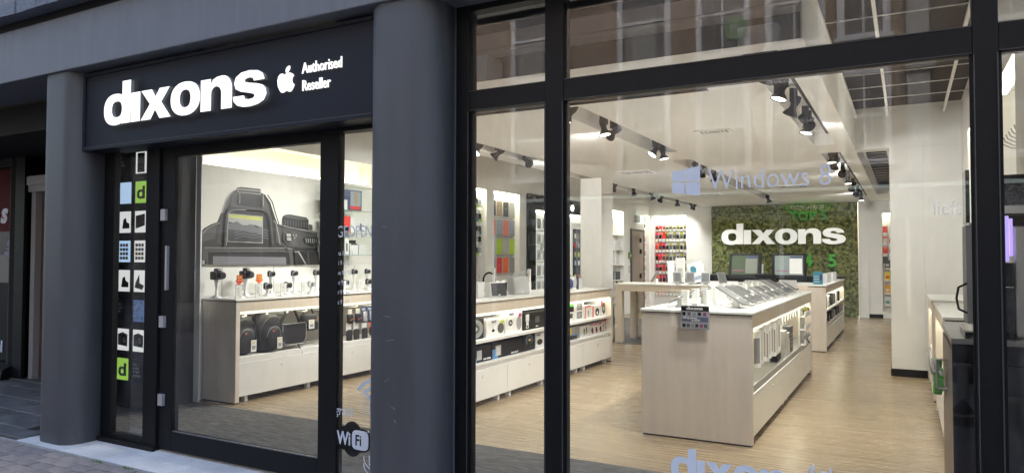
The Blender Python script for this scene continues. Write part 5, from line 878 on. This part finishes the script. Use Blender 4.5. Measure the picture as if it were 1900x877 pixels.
pole('white upright holding the white headphones on the long counter',(-3.90,7.50,1.031),.28); headphones('white and silver headphones on a white upright behind the grey speaker',(-3.94,7.44,1.031),lgrey)
P('white square card box left of the black fronted speaker',(-3.88,6.32,1.031),.03,.13,.16,whit); P('plain white box behind the grey speaker',(-3.84,7.32,1.031),.06,.12,.13,whit)
for i in range(5): t=thing('mouse','%s small white and black gadget in the row behind the speakers'%ORD[i],'gadget',(-4.25,7.35+.16*i,1.031)); mb(whit).ball((0,0,.07),.05,12,8,(.6,1,1.5),.7).build('shell',t); mb(blackg).bbox(.026,.036,-.022,.022,.02,.12,r=.004,seg=1,M=Matrix.Rotation(.1*i-.2,4,'Z')).build('stripe',t)
cb_=thing('cable','thin white cable lying across the long counter top','cable',(-3.85,6.2,1.034)); mb(lgrey).tube([(0,0,0),(.05,.1,.0),(.0,.2,.02),(-.05,.3,.0),(.04,.45,0),(-.1,.7,0),(.05,.9,.002),(0,1.15,0)],.003,5).build('wire',cb_)
kt=thing('iron','blue and silver steam iron near the far end of the long counter','iron',(-3.85,8.62,1.031)); mb(lgrey).ball((0,.05,.09),.09,14,10,(.6,1.3,.95),.8).build('body',kt); mb(navy).ball((.02,-.10,.075),.065,14,10,(.6,.7,1.05),.8).build('water_tank',kt); mb(blackm).box(.045,.062,.04,.09,.0,.17).build('strap',kt); mb(whit).bbox(-.04,.05,-.12,.18,0,.02,r=.005).build('base',kt)
P('small red box behind the steam iron',(-3.98,8.72,1.031),.08,.16,.19,whit2,[('x',0,1,.8,1,orange)]); P('white box right of the steam iron at the counter end',(-3.9,8.95,1.031),.08,.14,.14,whit2)

# ================================================================== LEFT WALL NICHES
XN=XL-.155
def meshset(**k): return k
_packs={}
def hangpack(kind,w,h,colors):
    key=(kind,w,h,tuple(m.name for m in colors))
    if key not in _packs:
        a=mb(colors[0]).box(0,.003,-w/2,w/2,-h,0).mesh('card'); b=mb(colors[1]); b.bbox(.0032,.028,-w*.38,w*.38,-h*.78,-h*.28,r=.006,seg=1); c=mb(colors[2]).box(.0285,.0295,-w*.42,w*.42,-h*1.0,-h*.72); _packs[key]=(a,b.mesh('item'),c.mesh('label'))
    return _packs[key]
def hp(label,loc,kind,w,h,colors,group,rot=0,name='hanging_pack'):
    t=thing(name,label,'hanging pack',loc,rot,group)
    for n_,me in zip(('card','item','label'),hangpack(kind,w,h,colors)):
        o=bpy.data.objects.new(n_,me); COL.objects.link(o); o.parent=t
    return t
cr=[(2.50,'top'),(2.25,'second'),(2.04,'third'),(1.86,'fourth'),(1.67,'fifth')]
for j,(z,l) in enumerate(cr):
    bx('niche_shelf',lgrey,XN+.006,XN+.015,9.63,10.52,z-.24,z-.232,wl)
    for i in range(8):
        hp('accessory pack, %s from the left in the %s row of the first lit wall niche'%(ORD[i],l),(XN+.05,9.70+.108*i,z),'a',.085,.20,[(whit2,blackm,lgrey),(whit2,bluegrey,whit),(lgrey,blackm,lime),(whit2,dgrey,tealblue)][(i*3+j)%4],'accessory packs in the first lit wall niche')
for i in range(5): P('tall white power strip pack, %s from the left in the first lit wall niche'%ORD[i],(XN+.08,9.68+.17*i,1.02+.02*(i%2)),.04,.14,.44,whit2,[('x',.35,.5,.2+.0*k,.25,mgrey) for k in (0,)]+[('x',.4,.6,.15+.12*k,.20+.12*k,lgrey) for k in range(4)],group='power strip packs in the first lit wall niche')
for i in range(5): P('orange pictured pack, %s from the left at the bottom of the first lit niche'%ORD[i],(XN+.08,9.68+.17*i,.80),.03,.13,.19,whit2,[('x',.2,.8,.3,.7,orange,'o'),('x',.4,.6,.5,.9,lime)],group='small packs at the bottom of the first lit niche')
cg=[[blackm,blackm,tan,dgrey,lgrey],[coral,coral,bluegrey,coral,bluegrey],[lgrey,lgrey,lime,lgrey,lime],[mgrey,mgrey,red,orange,mgrey]]
cn_=[['black','black','tan','charcoal','silver'],['coral','coral','grey blue','coral','grey blue'],['silver','silver','lime green','silver','lime green'],['grey','grey','dark red','orange','grey']]
for r in range(4):
    z=2.18-.34*r
    bx('niche_shelf',lgrey,XN+.006,XN+.03,10.80,11.72,z-.03,z-.012,wl)
    for c in range(1,5):
        y=10.57+.235*c
        t=thing('tablet_cover','%s tablet cover, %s from left in the %s row of the colourful wall niche'%(cn_[r][c],ORD[c-1],ORD[r]),'tablet cover',(XN+.055,y,z)); bx('case_frame',lgrey,-.02,0,0,.21,0,.29,t,bevel=.002); bx('cover',cg[r][c],.0005,.003,.010,.200,.008,.282,t); mb(whit if cg[r][c] is not lgrey else mgrey).box(.0032,.0038,.098,.112,.14,.155).build('emblem',t)
# black tablet display bay with lit panel
bay=thing('tablet_display_bay','black framed display bay with lit white panel and giant tablet picture on the left wall','display',(-6.298,12.0,0))
bx('bay_head',blackg,0,.05,0,3.2,2.37,2.66,bay); bx('bay_side',blackg,0,.04,0,.32,.4,2.369,bay); bx('panel',mat('lit_panel',(.78,.80,.75),.4,emit=.08),0,.02,.321,3.2,.4,2.30,bay); bx('light_strip',lit,.021,.05,.33,3.19,2.33,2.35,bay)
text('lettering','iPad',mat('print_letter',(.05,.05,.05),.5),.30,(.022,.52,1.52),'+X',bay,.001,-.003,.8)
gt=bx('giant_tablet',whit,.021,.045,1.95,2.95,.78,2.20,bay,bevel=.01); sc=bx('tablet_screen',mat('tablet_screen_print',(.035,.045,.06),.15),.0455,.047,2.05,2.86,.95,2.06,gt)
for r in range(5):
    for c in range(4):
        z=(1.86,1.66,1.46,1.28,.98)[r]; bx('app_icon',(whit2,tan,lime,red,bluegrey)[(r*3+c)%5],.0475,.0485,2.13+.19*c,2.23+.19*c,z,z+.10,gt)
for k in range(5): mb(coral).cyl((.021,1.86,.95+.2*k),(.035,1.86,.95+.2*k),.06,n=16).build('round_cover',bay)
pb=thing('pendant_bulb','small bright bulb glowing in the black head of the tablet display bay','lamp',(-6.235,14.0,2.50)); mb(lamp_face).ball((0,0,0),.045,12,8,(.6,1,1.5)).build('bulb',pb); mb(blackm).cyl((0,0,.06),(0,0,.12),.015).build('socket',pb)
k=0
for j,z in enumerate((2.22,1.92,1.62,1.32,1.02)):
    for i in range(3):
        P('white accessory carton, %s in the %s hanging row of the black display bay'%(ORD[i],ORD[j]),(-6.17+.03*i,12.22+.17*i,z-.22),.012,.14,.19,whit2 if (i+j)%3 else lgrey,[('x',.3,.7,.3,.7,lgrey)],group='white cartons on the hooks of the black display bay'); k+=1
    m=mb(dgrey)
    for i in range(9): m.tube([(.0,.36+.10*i,z-.26),(.14,.36+.10*i,z-.26),(.16,.36+.10*i,z-.25)],.004,4)
    m.build('hooks',bay)
# third niche shelves
N3=[(2.02,[(.18,.2,whit2)]),(1.66,[(.12,.25,whit2),(.16,.26,whit),(.3,.22,whit2)]),(1.28,[(.1,.2,whit),(.12,.28,whit2),(.12,.34,whit),(.14,.22,whit2)]),(.90,[(.07,.26,dgrey),(.1,.32,blackm),(.14,.2,mgrey),(.25,.2,dgrey)]),(.52,[(.12,.34,whit2),(.06,.36,dgrey),(.12,.34,whit2),(.07,.36,dgrey),(.12,.3,whit)]),(.16,[(.2,.24,whit2),(.2,.24,whit2),(.2,.24,whit2)])]
for j,(z,items) in enumerate(N3):
    bx('niche_shelf',lam,XN+.006,XL+.012,15.96,17.32,z-.03,z-.002,wl)
    y=16.40
    for i,(w,h,m_) in enumerate(items):
        P('%s carton, %s from left on the %s shelf of the niche beside the brown door'%('dark' if m_ in (dgrey,blackm,mgrey) else 'white',ORD[i],ORD[j]),(XL-.02,y,z-.0015),.10,w,h,m_,[('x',.25,.75,.3,.7,dgrey if m_ in(whit2,whit) else lgrey,'o')] if j in(4,5) else ()); y+=w+.06
ex=thing('back_door','brown grey flush door with dark hinges in the left wall near the back','door',(XL+.001,17.82,0)); dm=mat('door_taupe',(.26,.21,.17),.5,noise=.03,nscale=8); bx('door_leaf',dm,0,.035,.05,.64,.01,2.14,ex); bx('door_leaf',dm,0,.030,.66,1.0,.01,2.14,ex); bx('door_frame',dgrey,0,.045,0,.049,0,2.2,ex); bx('door_frame',dgrey,0,.045,1.001,1.05,0,2.2,ex); bx('door_frame',dgrey,0,.045,.0495,1.0005,2.145,2.2,ex)
for z in (.9,1.85,1.55): bx('hinge',blackm,.036,.06,.66,.76,z,z+.12,ex)
es=thing('exit_sign','green and white lit exit sign over the brown door','exit sign',(XL+.002,18.35,2.36)); bx('housing',lgrey,0,.09,-.2,.0,.02,.20,es); bx('sign_face',mat('exit_white',(.8,.9,.8),.4,emit=.22),.0,.18,.001,.24,0,.22,es); bx('exit_arrow',green,.1805,.182,.04,.12,.05,.17,es); bx('exit_figure',green,.1805,.182,.15,.20,.04,.18,es)
fb=thing('call_point','small green emergency button beside the brown door','button',(XL+.002,17.72,1.42)); bx('housing',mat('button_green',(.12,.22,.03),.4),0,.05,-.05,.05,0,.16,fb); bx('button',whit,.0505,.055,-.03,.03,.05,.11,fb)
sw_=thing('light_switch','narrow grey switch plate under the green button','switch',(XL+.002,17.72,1.05)); bx('plate',lgrey,0,.02,-.03,.03,0,.18,sw_); bx('rocker',whit,.0205,.026,-.02,.02,.05,.13,sw_)
for j in range(11):
    z=2.42-.20*j
    for i in range(2): hp('%s headed pack, %s column, %s row of the narrow niche right of the brown door'%('grey' if j<2 else 'orange',('left','right')[i],ORD[j]),(XN+.06,19.09+.17*i,z),'n',.13,.17,(lgrey if j<2 else orange,dgrey if (i+j)%2 else whit2,whit) if j<2 else (orange,bluegrey if (i+j)%2 else whit2,whit),'packs in the narrow niche right of the brown door')
# back wall niche with cartridge packs
for j in range(7):
    z=(2.33,2.16,1.86,1.56,1.26,.96,.66)[j]; h=.13 if j==0 else .26
    bx('niche_rail',mgrey,-6.19,-5.29,YB+.14,YB+.15,z+.005,z+.015,wb)
    for i in range(9):
        c0=(red,pink,coral)[(i+j)%3] if (i<3) else ((olive,lgrey,olive,lgrey)[(i+j)%4] if j<5 else (tealblue if i<5 else lgrey))
        t=hp('%s ink pack, %s from the left in the %s row of the wide back niche'%('red' if i<3 else ('olive' if j<5 else 'bluish'),ORD[i],ORD[j]),(-6.14+.10*i,YB+.12,z),'c',.085,h,(c0,blackm if (i+j)%2 else dgrey,whit) if i>=3 else (c0,(blackm,red,dgrey)[(i+2*j)%3],whit),'ink packs in the wide back wall niche',-pi/2)
# right rear niche
N5=[(2.1,red),(1.86,coral),(1.6,orange),(1.36,dgrey)]
for j,(z,m_) in enumerate(N5):
    for i in range(4): hp('%s pack, %s from left in the %s row of the niche behind the white column'%('red' if j<2 else 'orange' if j==2 else 'dark',ORD[i],ORD[j]),(-.44+.13*i,YB+.12,z+.12),'r',.11,.22,((m_,whit2)[i%2],(m_,whit2,red)[(i+j)%3],whit),'hanging packs in the niche behind the white column wall',-pi/2)
for j,z in enumerate((1.22,.93,.62,.33)):
    bx('niche_shelf',lam,-.49,.14,YB+.03,YB+.15,z-.04,z-.01,w2)
    for i in range(4):
        t=P('%s box, %s from left on the %s shelf of the niche behind the white column'%(('dark','yellow','yellow','pale')[j],ORD[i],ORD[j]),(-.46+.15*i,YB+.06,z-.009),.06,.12,.19,(dgrey,yellow,mat('amber_print',(.80,.36,.02),.4),whit2)[j],[('x',.2,.8,.2,.5,(lgrey,red,whit2,teal)[j])],rot=-pi/2)

# ================================================================== ISLAND GOODS
_tb={}
def tablet(label,loc,rotz,w=.19,h=.25,tilt=55,group=None,scr=screen):
    """tablet leaning back on a small white stand; its screen faces local +X"""
    t=thing('tablet',label,'tablet',loc,rotz,group); key=(w,h,tilt,scr.name)
    if key not in _tb:
        M=Matrix.Translation((.06,0,.035))@Matrix.Rotation(-R(tilt),4,'Y')
        a=mb(mat('tablet_bezel',(.13,.13,.125),.4)); a.bbox(-.004,.004,-w/2,w/2,0,h,r=.003,seg=1,M=M); b=mb(scr).box(.0042,.0048,-w/2+.015,w/2-.015,.02,h-.02,M); c=mb(lgrey); c.bbox(-.0075,-.0042,-w/2+.002,w/2-.002,.002,h-.002,r=.001,seg=1,M=M)
        d=mb(whit).lathe([(.045,0),(.045,.008),(.032,.02),(.022,.09),(.0,.09)],14,Matrix.Translation((-.03,0,0))); e=mb(mgrey).tube([(-.03,.02,.01),(.05,.06,.004),(.09,.03,.003),(.10,-.03,.003)],.002,4)
        _tb[key]=(a.mesh('a'),b.mesh('b'),c.mesh('c'),d.mesh('d'),e.mesh('e'))
    for n_,me in zip(('bezel','screen','back_shell','stand','cable'),_tb[key]):
        o=bpy.data.objects.new(n_,me); COL.objects.link(o); o.parent=t
    return t
gs=mat('screen_pale',(.17,.17,.165),.4)
for i in range(10):
    big=i<3 or i in(6,7); tablet('%s tilted grey tablet from the street along the right edge of the front island'%ORD[i],(-1.22+.01*(i%2),6.14+.345*i,1.031),-.12,.17 if big else .13,.275 if big else .20,59+2*(i%3),'tilted tablets on the front island',screen if i%3 else gs)
for i in range(7): tablet('%s tilted dark tablet from the street along the left edge of the front island'%ORD[i],(-1.72,6.05+.5*i,1.031),pi+.1,.17,.24,64,'tilted tablets on the front island',screen)
ac=mat('bright_acrylic',(.74,.74,.70),.15)
_ab=mb(ac).bbox(-.012,.012,-.034,.034,0,.14,r=.003,seg=1).mesh('block'); _af=mb(whit).box(-.035,.035,-.045,.045,0,.006).mesh('foot')
for r in range(2):
    for i in range(9):
        t=thing('price_block','%s upright clear price block from the street in the %s row on the front island'%(ORD[i],('left','right')[r]),'price block',(-1.63+.14*r,5.98+.33*i+.15*r,1.031),1.2-.5*r,'clear price blocks on the front island')
        for n_,me,z in (('foot',_af,0),('block',_ab,.0062)): o=bpy.data.objects.new(n_,me); COL.objects.link(o); o.parent=t; o.location=(0,0,z)
cw_=thing('cables','loose thin black cables lying on the front island top','cables',(-1.5,5.95,1.033)); m=mb(dgrey)
for k in range(5): m.tube([(.05*k,.0+.3*k,0),(.12+.03*k,.1+.3*k,.03),(.2-.03*k,.22+.3*k,.0),(.33,.3+.3*k,.0)],.002,4)
m.build('wires',cw_)
# sign card hooked on the island end
sc_=thing('sign_card','black and grey discount sign card hooked over the front end of the island','sign card',(-1.585,5.683,.885)); bx('card_board',mat('card_grey',(.36,.37,.40),.35),0,.225,0,.012,0,.185,sc_,bevel=.002); bx('card_head',blackg,.003,.222,-.0012,-.0002,.142,.18,sc_)
dixons(sc_,whit,(.045,-.0028,.152),.13,.024,'-Y',.0006); bx('card_band',mat('band_blue',(.10,.12,.20),.4),.008,.217,-.0012,-.0002,.058,.096,sc_)
text('lettering','10% bij aankoop',whit,.022,(.014,-.0028,.080),'-Y',sc_,.0003,.0006,.8); text('lettering','op ALLES!',whit,.020,(.085,-.0028,.063),'-Y',sc_,.0003,.0006,.8)
for r,z in ((0,.106),(1,.014)):
    for i in range((5,6)[r]): bx('small_picture',(blackg,dgrey,mgrey,blackg,purple,dgrey)[i],.012+(.205/(5,6)[r])*i,.012+(.205/(5,6)[r])*i+.026,-.0012,-.0002,z,z+.026,sc_)
bx('hook',acr,.09,.13,.0,.02,.186,.20,sc_)
# goods in the island's open side
XG=-1.09
for i in range(9):
    y=6.0+.13*i
    P('white framed case pack, %s from the street in the open side of the front island'%ORD[i],(XG,y,.56+.012*(i%3)),.012,.10,.30,whit2 if i%2 else whit,[('x',.12,.88,.12,.8,(mgrey,lgrey,tan)[i%3])],group='case packs hanging in the open side of the front island',rot=-.5)
for i in range(12): P('clear accessory pack, %s from the street on the rear hooks of the front island'%ORD[i],(XG-.15,6.05+.25*i,.60),.012,.14,.26,acr if i%2 else whit2,[('x',.2,.8,.3,.8,lgrey)],group='clear packs on the rear hooks of the front island')
hb=thing('handbag_case','black and white sleeve case in the open side of the front island','sleeve case',(XG,7.22,.50)); m=mb(whit2).bbox(-.06,.0,-.01,.20,.02,.24,r=.01); m.build('case_body',hb); mb(blackm).bbox(-.062,.004,.0,.22,.24,.36,r=.02,seg=3).build('flap',hb); mb(blackm).bbox(-.062,.004,.0,.22,-.04,.03,r=.01).build('base',hb)
for i in range(3): P(('white tall carton standing in the open side of the front island','white tall carton with teal corner beside it on the island shelf','dark patterned carton on the island shelf')[i],(XG+.01,7.62+.22*i,.452),.08,.19,(.26,.22,.27)[i],(whit2,whit2,dgrey)[i],[('x',.6,1,.7,1,teal)] if i==1 else ([('x',.1,.9,.2+.15*k,.28+.15*k,mgrey) for k in range(4)] if i==2 else [('x',.2,.6,.3,.7,lgrey)]))
for i in range(14): P('bright clear blister, %s from the street in the upper row under the island top'%ORD[i],(XG+.012,6.02+.19*i,.80),.01,.10,.07,ac,group='blisters in the upper row under the island top')
wrk=thing('white_rack','white tiered rack with grey device at the far end of the island opening','rack',(XG+.02,8.78,.452)); bx('rack_back',whit,-.02,-.005,0,.5,0,.42,wrk)
for z in (.0,.17,.32): m=mb(whit); m.box(-.0045,.055,0,.5,z,z+.012); m.box(.045,.056,.0,.5,z+.0125,z+.06); m.build('rack_shelf',wrk)
ps=thing('phone_handset','grey phone handset leaning in the white tiered rack','handset',(XG+.06,8.95,.52)); mb(mgrey).bbox(-.02,.015,-.09,.09,0,.07,r=.012,M=Matrix.Rotation(.5,4,'Y')).build('body',ps); mb(blackm).tube([(.02,-.08,.0),(.04,-.04,-.04),(.03,.02,-.05)],.008,6).build('cord',ps)
gb=thing('green_ball','small green and dark device on the top tier of the white rack','gadget',(XG+.03,9.1,.79)); mb(olive).ball((0,0,.045),.04,12,8).build('body',gb); mb(blackm).ball((.02,.03,.05),.03,10,8).build('lens',gb)

# ------------- rear island goods: two touch monitors, printer, boxes
def monitor(label,loc,rotz,scm):
    t=thing('touch_monitor',label,'monitor',loc,rotz); M=Matrix.Rotation(-.20,4,'X')@Matrix.Identity(4)
    mb(blackm).bbox(-.265,.265,-.02,.05,.07,.50,r=.02,M=M).build('housing',t); mb(scm).box(-.215,.215,-.022,-.0205,.14,.46,M).build('screen',t); mb(blackm).bbox(-.10,.10,-.02,.20,0,.03,r=.01).build('foot',t); mb(blackm).bbox(-.05,.05,.04,.12,.02,.25,r=.02).build('neck',t); mb(blackm).bbox(-.2,.2,.05,.13,.15,.40,r=.03,M=M).build('rear_housing',t)
    o=mb(whit2 if scm is screenl else mat('screen_dim',(.16,.17,.14),.3)); o.box(.01,.20,-.0238,-.0226,.16,.41,M); o.build('screen_window',t) if scm is not screen else None
    mb(purple).box(-.19,-.02,-.0238,-.0226,.20,.215,M).build('screen_bar',t); mb(navy).box(.02,.20,-.0238,-.0226,.425,.45,M).build('screen_bar',t); return t
monitor('black touch monitor with dim green screen, left one on the rear island',(-2.37,12.35,1.03),-.05,mat('screen_green',(.07,.09,.06),.12)); monitor('black touch monitor with bright window on screen, right one on the rear island',(-1.67,12.35,1.03),.12,screenl)
pt=thing('receipt_printer','low black receipt printer between the two monitors','printer',(-2.0,12.3,1.03)); mb(blackm).bbox(-.20,.14,-.08,.12,0,.10,r=.015).build('body',pt); bx('paper_slot',mgrey,-.12,.06,-.082,-.0805,.06,.065,pt); mb(blackm).bbox(-.18,.12,-.09,.12,.115,.16,r=.012).build('lid',pt)
P('white carton standing left in front of the monitors on the front island end',(-1.55,9.25,1.031),.22,.03,.14,whit2); P('white carton standing right in front of the monitors on the front island end',(-1.16,9.2,1.031),.20,.03,.15,whit2)
P('blue leaflet box with white print on the rear island',(-1.16,12.3,1.031),.14,.03,.20,tealblue,[('y',.1,.6,.6,.64,whit2),('y',.1,.6,.4,.44,whit2),('y',.1,.6,.2,.24,whit2),('y',.7,.95,.3,.8,navy)])
for i in range(6): P('%s small clear display stand on the rear island top'%ORD[i],(-1.14,12.7+.38*i,1.031),.10,.02,.16,(whit2,acr,lgrey)[i%3],group='small display stands on the rear island top')
tablet('tilted tablet on the right edge of the rear island beside the blue leaflet box',(-1.24,13.3,1.031),0,.2,.22,70)
for j,z in enumerate((.646,.416)):
    for i in range(6): P('dark electronics box, %s from the street on the %s shelf of the rear island'%(ORD[i],('upper','lower')[j]),(-1.12,12.3+.5*i,z),.1,.22,.20-.06*j-.02*(i%2),(dgrey,whit2,blackm)[(i+j)%3],[('x',.1,.5,.2,.8,lgrey)],group='electronics boxes on the shelves of the rear island')
bk=thing('black_counter','dark rear cash desk in front of the moss wall','cash desk',(-4.4,17.6,0)); bx('desk_body',blackm,0,3.13,0,.5,0,1.02,bk); bx('desk_top',dgrey,-.02,3.15,-.02,.52,1.021,1.05,bk)
tl=thing('desk_lamp_box','white block standing on the dark rear cash desk','block',(-3.1,17.7,1.051)); bx('block',whit,0,.12,0,.12,0,.25,tl)

# ------------- tablet table goods
def poster_stand(label,loc,h,w,tilt,rotz,pr=True):
    t=thing('poster_stand',label,'display stand',loc,rotz); M=Matrix.Rotation(tilt,4,'X'); mb(whit).bbox(0,w,-.01,.01,0,h,r=.004,seg=1,M=M).build('board',t); mb(whit).box(w*.3,w*.7,.0,.12,0,.012).build('foot',t)
    if pr: mb(lgrey).box(w*.25,w*.75,-.012,-.0105,h*.25,h*.6,M).build('picture',t); mb(dgrey).box(w*.1,w*.9,-.012,-.0105,0.012,.03,M).build('base_strip',t)
    return t
poster_stand('tall white poster stand in the middle of the tablet table',(-3.42,11.95,1.006),.44,.16,-.02,.0)
t=poster_stand('leaning white board left of the tall stand on the tablet table',(-3.58,12.05,1.006),.38,.14,-.05,.9,False); t=poster_stand('leaning white board right of the tall stand on the tablet table',(-3.14,12.0,1.006),.34,.20,-.1,-.5,True)
cd_=thing('display_computer','white slanted screen with blue circle picture on the tablet table','display computer',(-2.98,11.9,1.006),.25); M=Matrix.Rotation(-.14,4,'X')@Matrix.Rotation(-.32,4,'Y')
mb(whit).bbox(-.12,.12,-.008,.008,.05,.38,r=.005,M=M).build('body',cd_); mb(whit2).box(-.10,.10,-.010,-.0085,.09,.37,M).build('screen',cd_); mb(bluegrey).box(-.10,.10,-.0116,-.0105,.09,.15,M).build('picture',cd_); o=mb(tealblue); 
for k in range(20): a=2*pi*k/20; b_=2*pi*(k+1)/20; o.quad(M@Vector((-.04,-.0118,.27)),M@Vector((-.04+.05*cos(a),-.0118,.27+.06*sin(a))),M@Vector((-.04+.05*cos(b_),-.0118,.27+.06*sin(b_))))
o.build('round_picture',cd_); mb(lgrey).bbox(-.06,.06,-.02,.1,0,.012,r=.003).build('foot',cd_)
for i,(x,y,rz,l) in enumerate(((-3.72,11.75,-2.6,'leftmost white backed'),(-3.32,11.70,-1.2,'dark screened, second from the left'),(-3.12,11.75,-1.3,'small grey, third from the left'),(-2.86,11.72,-1.4,'fourth from the left'),(-2.62,11.8,-.9,'rightmost'))): tablet('%s tablet standing along the front of the tablet table'%l,(x,y,1.006),rz,.14,.20,32,'tablets on the tablet table',screen if i else gs)
bx('sleeve',whit,-3.98,-3.62,11.68,11.85,1.006,1.016).name='flat_tray'; tag(bpy.data.objects['flat_tray'],'thin flat white tray lying on the left of the tablet table','tray')
nb2=thing('dark_backpack','dark green backpack standing on the rear carpet behind the long counter','backpack',(-5.2,13.2,.006)); mb(mat('dark_green_fabric',(.03,.045,.03),.8)).ball((0,0,.32),.3,16,12,(.6,.75,1.1),.7).build('bag_body',nb2); mb(mat('dark_green_fabric',(0,0,0))).tube([(.1,-.1,.6),(.12,0,.68),(.1,.1,.6)],.015,6).build('handle',nb2)

# ================================================================== PARKED CAR beside the photographer (mirrored in the glass)
car=thing('parked_car','dark grey parked hatchback at the kerb, seen only as a reflection','car',(0.0,-.45,-.02))
cpt=mat('car_paint',(.10,.105,.12),.22,.3,coat=1); m=mb(cpt)
prof=[(-.55,.30),(-.60,.55),(-.50,.72),(.35,.90),(.55,.93),(1.25,1.38),(2.6,1.42),(3.35,1.02),(3.5,.95),(3.55,.4),(3.45,.28)]
m.prism(prof,lambda u,v:(u,-.02*(v>1)-.16*(v>1),v),lambda u,v:(u,-1.7+.16*(v>1),v)); m.build('body',car,bevel=.03)
gls=mb(mat('car_glass',(.02,.02,.022),.05)); gls.prism([(.85,.98),(1.32,1.32),(2.5,1.35),(3.05,1.02)],lambda u,v:(u,-.165,v),lambda u,v:(u,-.17,v)); gls.build('side_window',car)
for x in (.42,2.85):
    w=mb(blackm); w.cyl((x,.005,.32),(x,-.20,.32),.32,n=32); o=w.build('tyre',car); rim=mb(steel); rim.lathe([(.235,.0),(.225,.012),(.20,-.01)],32,Matrix.Translation((x,.006,.32))@Matrix.Rotation(-pi/2,4,'X'))
    for k in range(5):
        a=2*pi*k/5+.3; rim.prism([(.03,-.045),(.21,-.03),(.21,.03),(.03,.045)],lambda u,v:(x+u*cos(a)-v*sin(a),.012,.32+u*sin(a)+v*cos(a)),lambda u,v:(x+u*cos(a)-v*sin(a),.004,.32+u*sin(a)+v*cos(a)))
    rim.cyl((x,.018,.32),(x,.003,.32),.05,n=16); rim.build('rim',o)
bx('headlight',mat('headlight_glass',(.6,.62,.65),.08),-.56,-.42,-.45,-.05,.58,.70,car)

for o in bpy.data.objects:
    if o.type=='EMPTY' and o.parent is None and 'label' not in o: print('no label',o.name)
